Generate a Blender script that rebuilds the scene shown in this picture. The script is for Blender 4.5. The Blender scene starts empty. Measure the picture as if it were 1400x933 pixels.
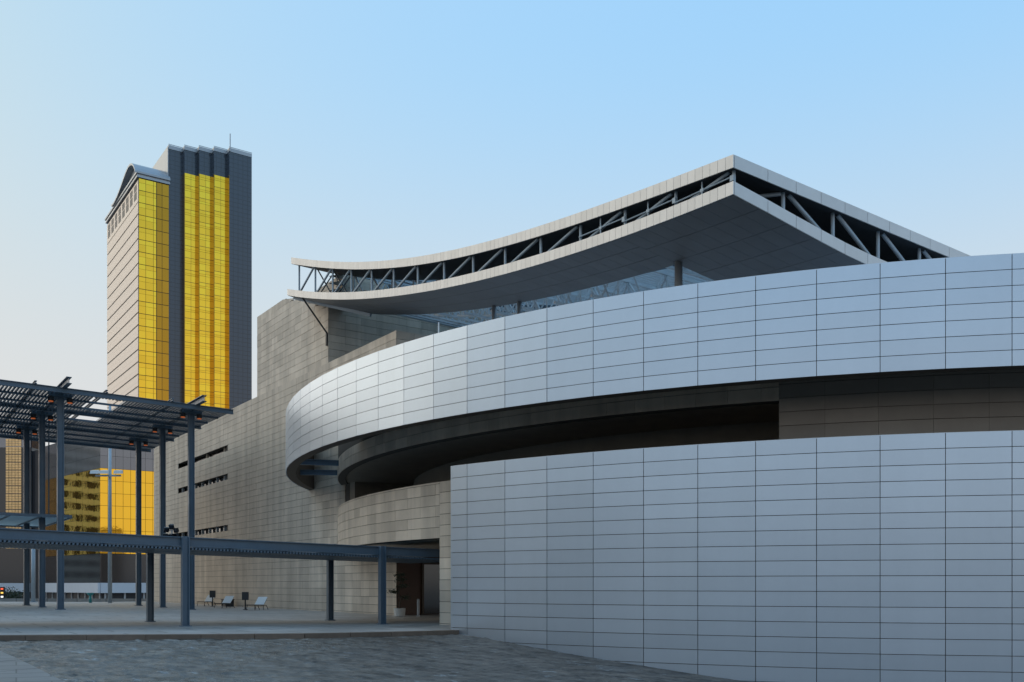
import bpy, math, random
import numpy as np
from mathutils import Matrix, Vector
random.seed(7); np.random.seed(7)
rad = math.radians
S = bpy.context.scene
COL = S.collection

# ------------------------------------------------------------------ camera, sky, sun, exposure
EYE = 1.9                       # eye height above the plaza
F = 1269.1                      # focal length in photo pixels (1400 wide), horizon at row 800
cd = bpy.data.cameras.new('camera'); cam = bpy.data.objects.new('camera', cd); COL.objects.link(cam)
cam.location = (0, 0, EYE); cam.rotation_euler = (rad(90), 0, 0)
cd.sensor_width = 36; cd.lens = 36 * F / 1400; cd.shift_y = (800 - 466.5) / 1400
cd.clip_start = 0.1; cd.clip_end = 20000
S.camera = cam

SUN_EL, SUN_AZ = 24.0, -66.0    # azimuth from +Y (view direction), negative = left
w = bpy.data.worlds.new('World'); S.world = w; w.use_nodes = True
nt = w.node_tree; nt.nodes.clear()
sky = nt.nodes.new('ShaderNodeTexSky'); sky.sky_type = 'NISHITA'; sky.sun_disc = False
sky.sun_elevation = rad(SUN_EL); sky.sun_rotation = rad(SUN_AZ)
sky.altitude = 0; sky.air_density = 1.0; sky.dust_density = 1.7; sky.ozone_density = 1.6
bg = nt.nodes.new('ShaderNodeBackground'); bg.inputs[1].default_value = 0.15
wo = nt.nodes.new('ShaderNodeOutputWorld')
# thin even haze: the sky keeps its hues while its brightness evens out over the whole dome
bw = nt.nodes.new('ShaderNodeRGBToBW'); nt.links.new(sky.outputs[0], bw.inputs[0])
mxm = nt.nodes.new('ShaderNodeMath'); mxm.operation = 'MAXIMUM'; mxm.inputs[1].default_value = 0.05; nt.links.new(bw.outputs[0], mxm.inputs[0])
pw = nt.nodes.new('ShaderNodeMath'); pw.operation = 'POWER'; pw.inputs[1].default_value = -0.86; nt.links.new(mxm.outputs[0], pw.inputs[0])
sc_ = nt.nodes.new('ShaderNodeMath'); sc_.operation = 'MULTIPLY'; sc_.inputs[1].default_value = 3.6; nt.links.new(pw.outputs[0], sc_.inputs[0])
vm = nt.nodes.new('ShaderNodeVectorMath'); vm.operation = 'SCALE'; nt.links.new(sky.outputs[0], vm.inputs[0]); nt.links.new(sc_.outputs[0], vm.inputs['Scale'])
tn = nt.nodes.new('ShaderNodeVectorMath'); tn.operation = 'MULTIPLY'; tn.inputs[1].default_value = (0.93, 1.09, 0.985); nt.links.new(vm.outputs[0], tn.inputs[0])
tco = nt.nodes.new('ShaderNodeTexCoord'); sxy = nt.nodes.new('ShaderNodeSeparateXYZ'); nt.links.new(tco.outputs['Generated'], sxy.inputs[0])
hz_ = nt.nodes.new('ShaderNodeMapRange'); hz_.interpolation_type = 'SMOOTHSTEP'; hz_.inputs[1].default_value = 0.10; hz_.inputs[2].default_value = 0.54
hz_.inputs[3].default_value = 0.92; hz_.inputs[4].default_value = 0.0; nt.links.new(sxy.outputs[2], hz_.inputs[0])
hm = nt.nodes.new('ShaderNodeMix'); hm.data_type = 'RGBA'; hm.inputs[7].default_value = (5.0, 4.88, 4.90, 1)      # pale horizon haze, the same all round
nt.links.new(hz_.outputs[0], hm.inputs[0]); nt.links.new(tn.outputs[0], hm.inputs[6])
nt.links.new(hm.outputs[2], bg.inputs[0]); nt.links.new(bg.outputs[0], wo.inputs[0])

sd = bpy.data.lights.new('sun', 'SUN'); sun = bpy.data.objects.new('sun', sd); COL.objects.link(sun)
sd.energy = 0.75; sd.angle = rad(60); sd.color = (1.0, 0.86, 0.70)
to_sun = Vector((math.sin(rad(SUN_AZ)) * math.cos(rad(SUN_EL)), math.cos(rad(SUN_AZ)) * math.cos(rad(SUN_EL)), math.sin(rad(SUN_EL))))
sun.rotation_euler = to_sun.to_track_quat('Z', 'Y').to_euler()
sun.location = to_sun * 300

S.view_settings.view_transform = 'Standard'; S.view_settings.look = 'None'
S.view_settings.exposure = 0.0; S.view_settings.gamma = 1.0; S.view_settings.use_curve_mapping = False
S.render.engine = 'CYCLES'
S.cycles.caustics_reflective = False; S.cycles.caustics_refractive = False; S.cycles.sample_clamp_indirect = 4.0

# ------------------------------------------------------------------ plan frame: s runs along the long stone wall (away, left), t across (right, away)
VPX = -188.0
_a = math.atan2((VPX - 700) / F, 1)
DX, DY = math.sin(_a), math.cos(_a)
QX, QY = DY, -DX
ROT_S = math.atan2(DY, DX); ROT_T = math.atan2(QY, QX)
def st(s, t, z=0.0): return Vector((s * DX + t * QX, s * DY + t * QY, z))
def at(x, y, dist): return Vector(((x - 700) / F * dist, dist, EYE + (800 - y) / F * dist))
def plaza_z(t): return 0.015 * max(0.0, 21.0 - t)
CX, CY, R1, R2 = 22.29, 66.859, 37.496, 34.27      # centre and radii of the round hall
A0, DA = 220.763, 3.056                             # panel seams (degrees)
def pol(a, r, z=0.0): return Vector((CX + r * math.cos(rad(a)), CY + r * math.sin(rad(a)), z))
H_LOW, H_BB, H_TOP, ROW = EYE + 4.975, EYE + 7.045, EYE + 10.679, 0.5191

# ------------------------------------------------------------------ materials
MATS = {}
def nd(nt, typ, **kw):
    n = nt.nodes.new(typ)
    for k, v in kw.items(): setattr(n, k, v)
    return n
def mat(name, col, rough=0.6, metal=0.0, var=0.0, noise=0.0, nscale=1.0, bump=0.0, bscale=8.0, rvar=0.0, streak=0.0, spec=0.5, coords='Object', alpha=None):
    m = bpy.data.materials.new(name); m.use_nodes = True
    t = m.node_tree; b = t.nodes['Principled BSDF']; L = t.links.new
    b.inputs['Roughness'].default_value = rough; b.inputs['Metallic'].default_value = metal
    b.inputs['Specular IOR Level'].default_value = spec
    tc = nd(t, 'ShaderNodeTexCoord'); geo = nd(t, 'ShaderNodeNewGeometry'); pos = geo.outputs['Position']
    fac = None
    def mul(a, bnode):
        if a is None: return bnode
        x = nd(t, 'ShaderNodeMath', operation='MULTIPLY'); L(a, x.inputs[0]); L(bnode, x.inputs[1]); return x.outputs[0]
    def rng(o, lo, hi, a=0.0, c=1.0):
        r = nd(t, 'ShaderNodeMapRange'); r.inputs[1].default_value = a; r.inputs[2].default_value = c
        r.inputs[3].default_value = lo; r.inputs[4].default_value = hi; L(o, r.inputs[0]); return r.outputs[0]
    if var:
        oi = nd(t, 'ShaderNodeObjectInfo'); fac = mul(fac, rng(oi.outputs['Random'], 1 - var, 1 + var))
    if noise:
        n = nd(t, 'ShaderNodeTexNoise'); n.inputs['Scale'].default_value = nscale; n.inputs['Detail'].default_value = 8; n.inputs['Roughness'].default_value = 0.65
        L(pos, n.inputs['Vector']); fac = mul(fac, rng(n.outputs[0], 1 - noise, 1 + noise, 0.3, 0.7))
    if streak:
        mp = nd(t, 'ShaderNodeMapping'); mp.inputs['Scale'].default_value = (1.1, 1.1, 0.06); L(pos, mp.inputs[0])
        n = nd(t, 'ShaderNodeTexNoise'); n.inputs['Scale'].default_value = 0.9; n.inputs['Detail'].default_value = 6; n.inputs['Roughness'].default_value = 0.6
        L(mp.outputs[0], n.inputs['Vector']); fac = mul(fac, rng(n.outputs[0], 1 - streak, 1.0 + 0.25 * streak, 0.36, 0.58))
    if fac is not None:
        mx = nd(t, 'ShaderNodeVectorMath', operation='SCALE'); mx.inputs[0].default_value = col[:3]; L(fac, mx.inputs['Scale']); L(mx.outputs[0], b.inputs['Base Color'])
    else:
        b.inputs['Base Color'].default_value = (*col[:3], 1)
    if bump:
        n = nd(t, 'ShaderNodeTexNoise'); n.inputs['Scale'].default_value = bscale; n.inputs['Detail'].default_value = 5
        L(pos, n.inputs['Vector']); bp = nd(t, 'ShaderNodeBump'); bp.inputs['Strength'].default_value = bump; bp.inputs['Distance'].default_value = 0.02
        L(n.outputs[0], bp.inputs['Height']); L(bp.outputs[0], b.inputs['Normal'])
    if rvar:
        n = nd(t, 'ShaderNodeTexNoise'); n.inputs['Scale'].default_value = 0.7; n.inputs['Detail'].default_value = 4
        L(pos, n.inputs['Vector']); L(rng(n.outputs[0], rough - rvar, rough + rvar, 0.3, 0.7), b.inputs['Roughness'])
    MATS[name] = m
    return m
mat('silver', (0.545, 0.625, 0.715), 0.36, 0.92, var=0.03, noise=0.012, nscale=3.0, streak=0.02)
mat('joint', (0.10, 0.078, 0.06), 0.8)
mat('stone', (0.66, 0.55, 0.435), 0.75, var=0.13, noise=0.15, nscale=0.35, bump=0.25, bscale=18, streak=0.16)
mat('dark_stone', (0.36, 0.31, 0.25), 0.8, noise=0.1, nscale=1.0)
mat('gold_strip', (0.90, 0.55, 0.24), 0.3, 0.5, var=0.08)
mat('stone_joint', (0.11, 0.095, 0.08), 0.9)
mat('steel', (0.085, 0.13, 0.175), 0.42, 0.0, noise=0.08, nscale=2.0, rvar=0.08)
mat('steel_light', (0.42, 0.49, 0.54), 0.45, 0.0, noise=0.06, nscale=2.0)
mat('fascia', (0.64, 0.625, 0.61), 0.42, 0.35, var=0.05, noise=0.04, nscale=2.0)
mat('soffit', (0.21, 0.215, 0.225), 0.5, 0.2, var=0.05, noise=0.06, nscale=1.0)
mat('deck_dark', (0.05, 0.053, 0.057), 0.7)
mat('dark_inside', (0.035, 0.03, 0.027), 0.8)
mat('black_metal', (0.02, 0.02, 0.022), 0.5)
mat('white_paint', (0.78, 0.78, 0.77), 0.5)
mat('white_wall', (0.62, 0.63, 0.66), 0.6, noise=0.06, nscale=0.3)
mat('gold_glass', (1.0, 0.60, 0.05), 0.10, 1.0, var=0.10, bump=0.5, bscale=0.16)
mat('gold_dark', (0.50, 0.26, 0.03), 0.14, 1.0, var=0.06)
mat('bronze', (0.16, 0.085, 0.03), 0.35, 0.5)
mat('door_bronze', (0.06, 0.04, 0.025), 0.4, 0.3)
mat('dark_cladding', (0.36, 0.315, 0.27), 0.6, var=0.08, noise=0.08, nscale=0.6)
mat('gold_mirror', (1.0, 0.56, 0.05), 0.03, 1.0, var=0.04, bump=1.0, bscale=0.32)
mat('steel_pale', (0.64, 0.69, 0.72), 0.45, 0.0, noise=0.06, nscale=2.0)
mat('navy_glass', (0.035, 0.045, 0.06), 0.12, 0.0, var=0.05, spec=1.0)
mat('grey_glass', (0.22, 0.22, 0.235), 0.12, 0.8, var=0.04, bump=0.05, bscale=0.3)
mat('black_glass', (0.012, 0.012, 0.016), 0.10, 0.0, spec=0.8)
mat('beige', (0.88, 0.66, 0.50), 0.35, 0.0, var=0.05)
mat('mullion', (0.03, 0.03, 0.035), 0.5)
mat('grey_metal', (0.42, 0.44, 0.46), 0.4, 0.4, noise=0.05, nscale=0.2)
mat('kerb', (0.16, 0.115, 0.085), 0.7, var=0.12, noise=0.15, nscale=4)
mat('pot', (0.68, 0.67, 0.64), 0.5, noise=0.05)
mat('leaf', (0.035, 0.055, 0.025), 0.5, var=0.2)
mat('bark', (0.07, 0.05, 0.035), 0.8)
mat('floor_in', (0.16, 0.15, 0.14), 0.35)
mat('brown_wood', (0.10, 0.05, 0.03), 0.5)
mat('apart_wall', (0.72, 0.66, 0.56), 0.7, noise=0.05)
mat('apart_grey', (0.22, 0.22, 0.225), 0.7, noise=0.05)
mat('apart_brown', (0.20, 0.15, 0.115), 0.7, noise=0.05)
mat('apart_glass', (0.02, 0.02, 0.02), 0.3)
mat('turquoise', (0.05, 0.32, 0.33), 0.4)

def emit(name, col, strength):
    m = bpy.data.materials.new(name); m.use_nodes = True; b = m.node_tree.nodes['Principled BSDF']
    b.inputs['Base Color'].default_value = (*col, 1); b.inputs['Emission Color'].default_value = (*col, 1); b.inputs['Emission Strength'].default_value = strength
    MATS[name] = m
emit('lamp_orange', (1.0, 0.22, 0.05), 0.22)
emit('lamp_red', (1.0, 0.12, 0.05), 1.2)
emit('lamp_amber', (1.0, 0.6, 0.1), 1.2)
emit('lamp_white', (1.0, 0.97, 0.9), 1.3)

def mat_glass_blue():
    m = bpy.data.materials.new('sky_glass'); m.use_nodes = True; t = m.node_tree; t.nodes.clear()
    o = nd(t, 'ShaderNodeOutputMaterial'); tr = nd(t, 'ShaderNodeBsdfTranslucent'); tr.inputs[0].default_value = (0.62, 0.74, 0.80, 1)
    gl = nd(t, 'ShaderNodeBsdfGlossy'); gl.inputs[0].default_value = (0.7, 0.75, 0.8, 1); gl.inputs[1].default_value = 0.15
    mx = nd(t, 'ShaderNodeMixShader'); mx.inputs[0].default_value = 0.15
    t.links.new(tr.outputs[0], mx.inputs[1]); t.links.new(gl.outputs[0], mx.inputs[2]); t.links.new(mx.outputs[0], o.inputs[0]); MATS['sky_glass'] = m
mat_glass_blue()
def mat_paving(name, col, bw, bh, rotz, mortar=0.02, dark=0.55, rough=0.55):
    m = bpy.data.materials.new(name); m.use_nodes = True; t = m.node_tree; b = t.nodes['Principled BSDF']; L = t.links.new
    geo = nd(t, 'ShaderNodeNewGeometry'); mp = nd(t, 'ShaderNodeMapping'); mp.inputs['Rotation'].default_value = (0, 0, rotz); L(geo.outputs['Position'], mp.inputs[0])
    br = nd(t, 'ShaderNodeTexBrick'); br.inputs['Scale'].default_value = 1.0; br.inputs['Brick Width'].default_value = bw; br.inputs['Row Height'].default_value = bh
    br.inputs['Mortar Size'].default_value = mortar; br.offset = 0.5
    c = Vector(col); br.inputs['Color1'].default_value = (*(c * 1.1), 1); br.inputs['Color2'].default_value = (*(c * 0.88), 1); br.inputs['Mortar'].default_value = (*(c * dark), 1)
    L(mp.outputs[0], br.inputs['Vector'])
    n = nd(t, 'ShaderNodeTexNoise'); n.inputs['Scale'].default_value = 0.35; n.inputs['Detail'].default_value = 9; n.inputs['Roughness'].default_value = 0.7; L(geo.outputs['Position'], n.inputs['Vector'])
    r = nd(t, 'ShaderNodeMapRange'); r.inputs[1].default_value = 0.3; r.inputs[2].default_value = 0.7; r.inputs[3].default_value = 0.75; r.inputs[4].default_value = 1.2; L(n.outputs[0], r.inputs[0])
    sc = nd(t, 'ShaderNodeVectorMath', operation='SCALE'); L(br.outputs['Color'], sc.inputs[0]); L(r.outputs[0], sc.inputs['Scale']); L(sc.outputs[0], b.inputs['Base Color'])
    r2 = nd(t, 'ShaderNodeMapRange'); r2.inputs[1].default_value = 0.35; r2.inputs[2].default_value = 0.65; r2.inputs[3].default_value = rough - 0.15; r2.inputs[4].default_value = rough + 0.15; L(n.outputs[0], r2.inputs[0]); L(r2.outputs[0], b.inputs['Roughness'])
    bp = nd(t, 'ShaderNodeBump'); bp.inputs['Strength'].default_value = 0.3; bp.inputs['Distance'].default_value = 0.01; L(br.outputs['Fac'], bp.inputs['Height']); bp.invert = True; L(bp.outputs[0], b.inputs['Normal'])
    MATS[name] = m
mat_paving('plaza_paving', (0.40, 0.37, 0.34), 3.0, 1.5, -ROT_T, mortar=0.05, dark=0.5)
mat_paving('path_paving', (0.20, 0.19, 0.18), 1.6, 0.5, -ROT_T + 0.12)
mat_paving('ground_paving', (0.16, 0.155, 0.15), 3.0, 3.0, 0.3)

def mat_pool():
    m = bpy.data.materials.new('cascade_water'); m.use_nodes = True; t = m.node_tree; b = t.nodes['Principled BSDF']; L = t.links.new
    geo = nd(t, 'ShaderNodeNewGeometry'); pos = geo.outputs['Position']
    mp = nd(t, 'ShaderNodeMapping'); mp.inputs['Rotation'].default_value = (0, 0, -rad(8)); mp.inputs['Scale'].default_value = (0.42, 1.25, 1.0); L(pos, mp.inputs[0])
    n1 = nd(t, 'ShaderNodeTexNoise'); n1.inputs['Scale'].default_value = 2.3; n1.inputs['Detail'].default_value = 9; n1.inputs['Roughness'].default_value = 0.72; L(mp.outputs[0], n1.inputs['Vector'])
    n2 = nd(t, 'ShaderNodeTexNoise'); n2.inputs['Scale'].default_value = 0.35; n2.inputs['Detail'].default_value = 7; n2.inputs['Roughness'].default_value = 0.65; L(pos, n2.inputs['Vector'])
    sx = nd(t, 'ShaderNodeSeparateXYZ'); L(pos, sx.inputs[0])
    wet = nd(t, 'ShaderNodeMapRange'); wet.inputs[1].default_value = -1.0; wet.inputs[2].default_value = -13.0; wet.inputs[3].default_value = 0.0; wet.inputs[4].default_value = 0.55; L(sx.outputs[0], wet.inputs[0])
    add = nd(t, 'ShaderNodeMath', operation='ADD'); L(wet.outputs[0], add.inputs[0]); L(n2.outputs[0], add.inputs[1])
    wr = nd(t, 'ShaderNodeMapRange'); wr.inputs[1].default_value = 0.58; wr.inputs[2].default_value = 0.86; L(add.outputs[0], wr.inputs[0])      # 0 damp stone .. 1 running water
    cr = nd(t, 'ShaderNodeValToRGB'); cr.color_ramp.elements[0].position = 0.36; cr.color_ramp.elements[0].color = (0.030, 0.026, 0.022, 1)
    cr.color_ramp.elements[1].position = 0.68; cr.color_ramp.elements[1].color = (0.21, 0.185, 0.16, 1); L(n1.outputs[0], cr.inputs[0])
    # pale lime specks
    n3 = nd(t, 'ShaderNodeTexNoise'); n3.inputs['Scale'].default_value = 2.6; n3.inputs['Detail'].default_value = 6; n3.inputs['Roughness'].default_value = 0.75; L(mp.outputs[0], n3.inputs['Vector'])
    sp = nd(t, 'ShaderNodeMapRange'); sp.inputs[1].default_value = 0.59; sp.inputs[2].default_value = 0.68; L(n3.outputs[0], sp.inputs[0])
    mx = nd(t, 'ShaderNodeMix', data_type='RGBA'); L(sp.outputs[0], mx.inputs[0]); L(cr.outputs[0], mx.inputs[6]); mx.inputs[7].default_value = (0.30, 0.32, 0.33, 1); L(mx.outputs[2], b.inputs['Base Color'])
    rr = nd(t, 'ShaderNodeMapRange'); rr.inputs[3].default_value = 0.6; rr.inputs[4].default_value = 0.22; L(wr.outputs[0], rr.inputs[0]); L(rr.outputs[0], b.inputs['Roughness'])
    b.inputs['IOR'].default_value = 1.5
    bp = nd(t, 'ShaderNodeBump'); bp.inputs['Strength'].default_value = 1.0; bp.inputs['Distance'].default_value = 0.05; L(n1.outputs[0], bp.inputs['Height']); L(bp.outputs[0], b.inputs['Normal'])
    MATS['cascade_water'] = m
mat_pool()
def mat_grid(name, col, line, cw, ch, lw, rough=0.12, metal=0.0, spec=0.8, rotz=0.0):
    # fine curtain-wall grid too small to build: along-wall and vertical lines from position
    m = bpy.data.materials.new(name); m.use_nodes = True; t = m.node_tree; b = t.nodes['Principled BSDF']; L = t.links.new
    geo = nd(t, 'ShaderNodeNewGeometry'); mp = nd(t, 'ShaderNodeMapping'); mp.inputs['Rotation'].default_value = (0, 0, rotz); L(geo.outputs['Position'], mp.inputs[0])
    sx = nd(t, 'ShaderNodeSeparateXYZ'); L(mp.outputs[0], sx.inputs[0])
    def ln(o, p, wd):
        a = nd(t, 'ShaderNodeMath', operation='DIVIDE'); L(o, a.inputs[0]); a.inputs[1].default_value = p
        f = nd(t, 'ShaderNodeMath', operation='FRACT'); L(a.outputs[0], f.inputs[0])
        c = nd(t, 'ShaderNodeMath', operation='LESS_THAN'); L(f.outputs[0], c.inputs[0]); c.inputs[1].default_value = wd / p; return c.outputs[0]
    mxx = nd(t, 'ShaderNodeMath', operation='MAXIMUM'); L(ln(sx.outputs[0], cw, lw), mxx.inputs[0]); L(ln(sx.outputs[2], ch, lw), mxx.inputs[1])
    mx = nd(t, 'ShaderNodeMix', data_type='RGBA'); L(mxx.outputs[0], mx.inputs[0]); mx.inputs[6].default_value = (*col, 1); mx.inputs[7].default_value = (*line, 1); L(mx.outputs[2], b.inputs['Base Color'])
    b.inputs['Roughness'].default_value = rough; b.inputs['Metallic'].default_value = metal; b.inputs['Specular IOR Level'].default_value = spec
    MATS[name] = m
mat_grid('navy_grid', (0.045, 0.06, 0.085), (0.020, 0.026, 0.036), 1.3, 1.15, 0.16, rotz=-ROT_T)
mat_grid('grey_grid', (0.27, 0.265, 0.28), (0.16, 0.16, 0.17), 1.45, 2.4, 0.10, rough=0.14, metal=0.75, rotz=-ROT_T)
mat_grid('beige_grid', (0.90, 0.67, 0.51), (0.66, 0.45, 0.32), 1.4, 1.65, 0.09, rough=0.4, rotz=-ROT_S)

# ------------------------------------------------------------------ mesh helpers
def mesh(name, verts, faces, m, smooth=False):
    me = bpy.data.meshes.new(name); me.from_pydata([tuple(v) for v in verts], [], faces)
    me.materials.append(MATS[m] if isinstance(m, str) else m)
    if smooth:
        for p in me.polygons: p.use_smooth = True
    me.update(); return me
class MB:
    def __init__(s): s.v = []; s.f = []
    def add(s, v, f):
        o = len(s.v); s.v += [Vector(x) for x in v]; s.f += [tuple(i + o for i in q) for q in f]; return s
    def hexa(s, b, t):      # 4 bottom points, 4 top points
        return s.add(list(b) + list(t), [(3, 2, 1, 0), (4, 5, 6, 7), (0, 1, 5, 4), (1, 2, 6, 5), (2, 3, 7, 6), (3, 0, 4, 7)])
    def boxst(s, s0, s1, t0, t1, z0, z1):
        return s.hexa([st(s0, t0, z0), st(s0, t1, z0), st(s1, t1, z0), st(s1, t0, z0)], [st(s0, t0, z1), st(s0, t1, z1), st(s1, t1, z1), st(s1, t0, z1)])
    def box(s, c, size, rz=0.0):
        c = Vector(c); M = Matrix.Rotation(rz, 3, 'Z'); x, y, z = [k / 2 for k in size]
        P = lambda a, b, d: c + M @ Vector((a * x, b * y, d * z))
        return s.hexa([P(-1, -1, -1), P(1, -1, -1), P(1, 1, -1), P(-1, 1, -1)], [P(-1, -1, 1), P(1, -1, 1), P(1, 1, 1), P(-1, 1, 1)])
    def bar(s, a, b, w, h=None, up=(0, 0, 1)):   # square bar from a to b
        a = Vector(a); b = Vector(b); h = h or w; d = (b - a).normalized(); u = Vector(up)
        if abs(d.dot(u)) > 0.98: u = Vector((0, 1, 0))
        x = d.cross(u).normalized() * w / 2; y = x.cross(d).normalized() * h / 2
        return s.hexa([a - x - y, a + x - y, a + x + y, a - x + y], [b - x - y, b + x - y, b + x + y, b - x + y])
    def tube(s, a, b, r, n=10, r2=None):
        a = Vector(a); b = Vector(b); r2 = r if r2 is None else r2; d = (b - a).normalized(); u = Vector((0, 0, 1)) if abs(d.z) < 0.95 else Vector((0, 1, 0))
        x = d.cross(u).normalized(); y = x.cross(d)
        A = [a + (x * math.cos(2 * math.pi * k / n) + y * math.sin(2 * math.pi * k / n)) * r for k in range(n)]
        B = [b + (x * math.cos(2 * math.pi * k / n) + y * math.sin(2 * math.pi * k / n)) * r2 for k in range(n)]
        return s.add(A + B, [(k, (k + 1) % n, n + (k + 1) % n, n + k) for k in range(n)] + [tuple(range(n - 1, -1, -1)), tuple(range(n, 2 * n))])
    def ibeam(s, a, b, w, h, tf=0.04, tw=0.03):   # I section from a to b (centre line)
        a = Vector(a); b = Vector(b); z = Vector((0, 0, 1))
        s.bar(a + z * (h - tf) / 2, b + z * (h - tf) / 2, w, tf); s.bar(a - z * (h - tf) / 2, b - z * (h - tf) / 2, w, tf)
        return s.bar(a, b, tw, h - 2 * tf - 0.002)
    def ring(s, r0, r1, a0, a1, z0, z1, n):       # arc of wall
        V = []; Fc = []
        for k in range(n + 1):
            a = a0 + (a1 - a0) * k / n
            V += [pol(a, r0, z0), pol(a, r1, z0), pol(a, r1, z1), pol(a, r0, z1)]
        for k in range(n):
            o = 4 * k; p = o + 4
            for i in range(4):
                j = (i + 1) % 4; Fc.append((o + i, o + j, p + j, p + i))
        Fc += [(3, 2, 1, 0), (4 * n, 4 * n + 1, 4 * n + 2, 4 * n + 3)]
        return s.add(V, Fc)
    def prism(s, pts, z0, z1):
        n = len(pts); return s.add([Vector((p[0], p[1], z0)) for p in pts] + [Vector((p[0], p[1], z1)) for p in pts],
            [tuple(range(n - 1, -1, -1)), tuple(range(n, 2 * n))] + [(k, (k + 1) % n, n + (k + 1) % n, n + k) for k in range(n)])
def fixn(me):
    import bmesh
    bm = bmesh.new(); bm.from_mesh(me); bmesh.ops.recalc_face_normals(bm, faces=bm.faces); bm.to_mesh(me); bm.free()
BASE = {}
def base_of(o):
    p = o
    while p is not None and p.parent is not None: p = p.parent
    return BASE.get(p.name, Vector((0, 0, 0))) if p else Vector((0, 0, 0))
def obj(name, mb, m, parent=None, smooth=False, **props):
    L = base_of(parent)
    me = mesh(name, [v - L for v in mb.v], mb.f, m, smooth); fixn(me)
    o = bpy.data.objects.new(name, me); COL.objects.link(o); o.parent = parent
    for k, v in props.items(): o[k] = v
    return o
def thing(name, loc, label, cat, group=None):
    o = bpy.data.objects.new(name, None); COL.objects.link(o); o.location = loc; o.empty_display_size = 0.3
    BASE[o.name] = Vector(loc); o['label'] = label; o['category'] = cat
    if group: o['group'] = group
    return o
def solo(name, mb, m, loc, label, cat, group=None, smooth=False):      # a thing that is one mesh
    loc = Vector(loc); me = mesh(name, [v - loc for v in mb.v], mb.f, m, smooth); fixn(me)
    o = bpy.data.objects.new(name, me); COL.objects.link(o); o.location = loc; o['label'] = label; o['category'] = cat
    if group: o['group'] = group
    return o
def struct(name, mb, m, smooth=False):
    me = mesh(name, mb.v, mb.f, m, smooth); fixn(me); o = bpy.data.objects.new(name, me); COL.objects.link(o); o['kind'] = 'structure'; return o
_unit = {}
def unit(m, bev=0.0):
    k = (m, bev)
    if k not in _unit:
        b = MB().box((0, 0, 0), (1, 1, 1)); me = mesh('piece', b.v, b.f, m); fixn(me); _unit[k] = me
    return _unit[k]
def piece(name, m, c, size, rz, parent, tilt=0.0):       # shared-mesh box
    o = bpy.data.objects.new(name, unit(m)); COL.objects.link(o); o.parent = parent
    o.location = Vector(c) - base_of(parent); o.scale = size; o.rotation_euler = (tilt, 0, rz); return o

# ================================================================== SETTING
# ---- ground sheet
g = MB().add([(-6000, -6000, -4.2), (6000, -6000, -4.2), (6000, 9000, -4.2), (-6000, 9000, -4.2)], [(0, 1, 2, 3)])
struct('ground', g, 'ground_paving')
# ---- plaza: slab with the kerb line as front edge
KERB = [(-40.0, 18.0), (-28.0, 24.6), (-20.5, 28.3), (-16.54, 29.98), (-12.45, 31.61), (-7.92, 33.48), (-5.07, 35.6), (-2.2, 38.6)]
def tcoord(p): return p[0] * QX + p[1] * QY
def scoord(p): return p[0] * DX + p[1] * DY
def kerb_pt(f):            # arc-length parameter
    L = [0]
    for a, b in zip(KERB, KERB[1:]): L.append(L[-1] + math.hypot(b[0] - a[0], b[1] - a[1]))
    x = f * L[-1]; return Vector((np.interp(x, L, [p[0] for p in KERB]), np.interp(x, L, [p[1] for p in KERB]), 0))
NK = 48
KP = [kerb_pt(k / NK) for k in range(NK + 1)]
for _ in range(6):
    KP = [KP[0]] + [(KP[i - 1] + KP[i] * 2 + KP[i + 1]) / 4 for i in range(1, NK)] + [KP[-1]]
pl = MB(); back = 112.0
V = []; 
for p in KP:
    t = tcoord(p); s0 = scoord(p)
    for k in range(3):
        s_ = s0 + (back - s0) * k / 2; V.append(st(s_, t, plaza_z(t) - (0.0 if k else 0.0)))
fc = []
for i in range(NK):
    for k in range(2):
        a = i * 3 + k; fc.append((a, a + 1, a + 4, a + 3))
pl.add(V, fc)
tR = tcoord(KP[-1])
pl.add([st(scoord(KP[-1]), tR, plaza_z(tR)), st(back, tR, plaza_z(tR)), st(back, 21, 0), st(scoord(KP[-1]), 21, 0), st(back, 62, 0), st(scoord(KP[-1]) , 62, 0)], [(0, 1, 2, 3), (3, 2, 4, 5)])
# left extension beyond the frame
pl.add([st(scoord(KP[0]), tcoord(KP[0]), plaza_z(tcoord(KP[0]))), st(back, tcoord(KP[0]), plaza_z(tcoord(KP[0]))), st(back, -45, plaza_z(-45)), st(scoord(KP[0]), -45, plaza_z(-45))], [(0, 1, 2, 3)])
# far retaining face
pl.add([st(back, -45, plaza_z(-45)), st(back, 62, 0), st(back, 62, -4.2), st(back, -45, -4.2)], [(0, 1, 2, 3)])
plaza = struct('plaza', pl, 'plaza_paving')
# kerb stones
for i in range(0, NK, 2):
    a, b = KP[i], KP[i + 2]; d = (b - a); n = Vector((d.y, -d.x, 0)).normalized()
    g_ = d.normalized() * 0.006
    za, zb_ = plaza_z(tcoord(a)), plaza_z(tcoord(b))
    m_ = MB().hexa([a + g_ + n * 0.10 + Vector((0, 0, za - 0.9)), b - g_ + n * 0.10 + Vector((0, 0, zb_ - 0.9)), b - g_ - n * 0.35 + Vector((0, 0, zb_ - 0.9)), a + g_ - n * 0.35 + Vector((0, 0, za - 0.9))],
                   [a + g_ + n * 0.10 + Vector((0, 0, za + 0.012)), b - g_ + n * 0.10 + Vector((0, 0, zb_ + 0.012)), b - g_ - n * 0.35 + Vector((0, 0, zb_ + 0.012)), a + g_ - n * 0.35 + Vector((0, 0, za + 0.012))])
    obj('kerb_stone', m_, 'kerb', plaza)
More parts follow.
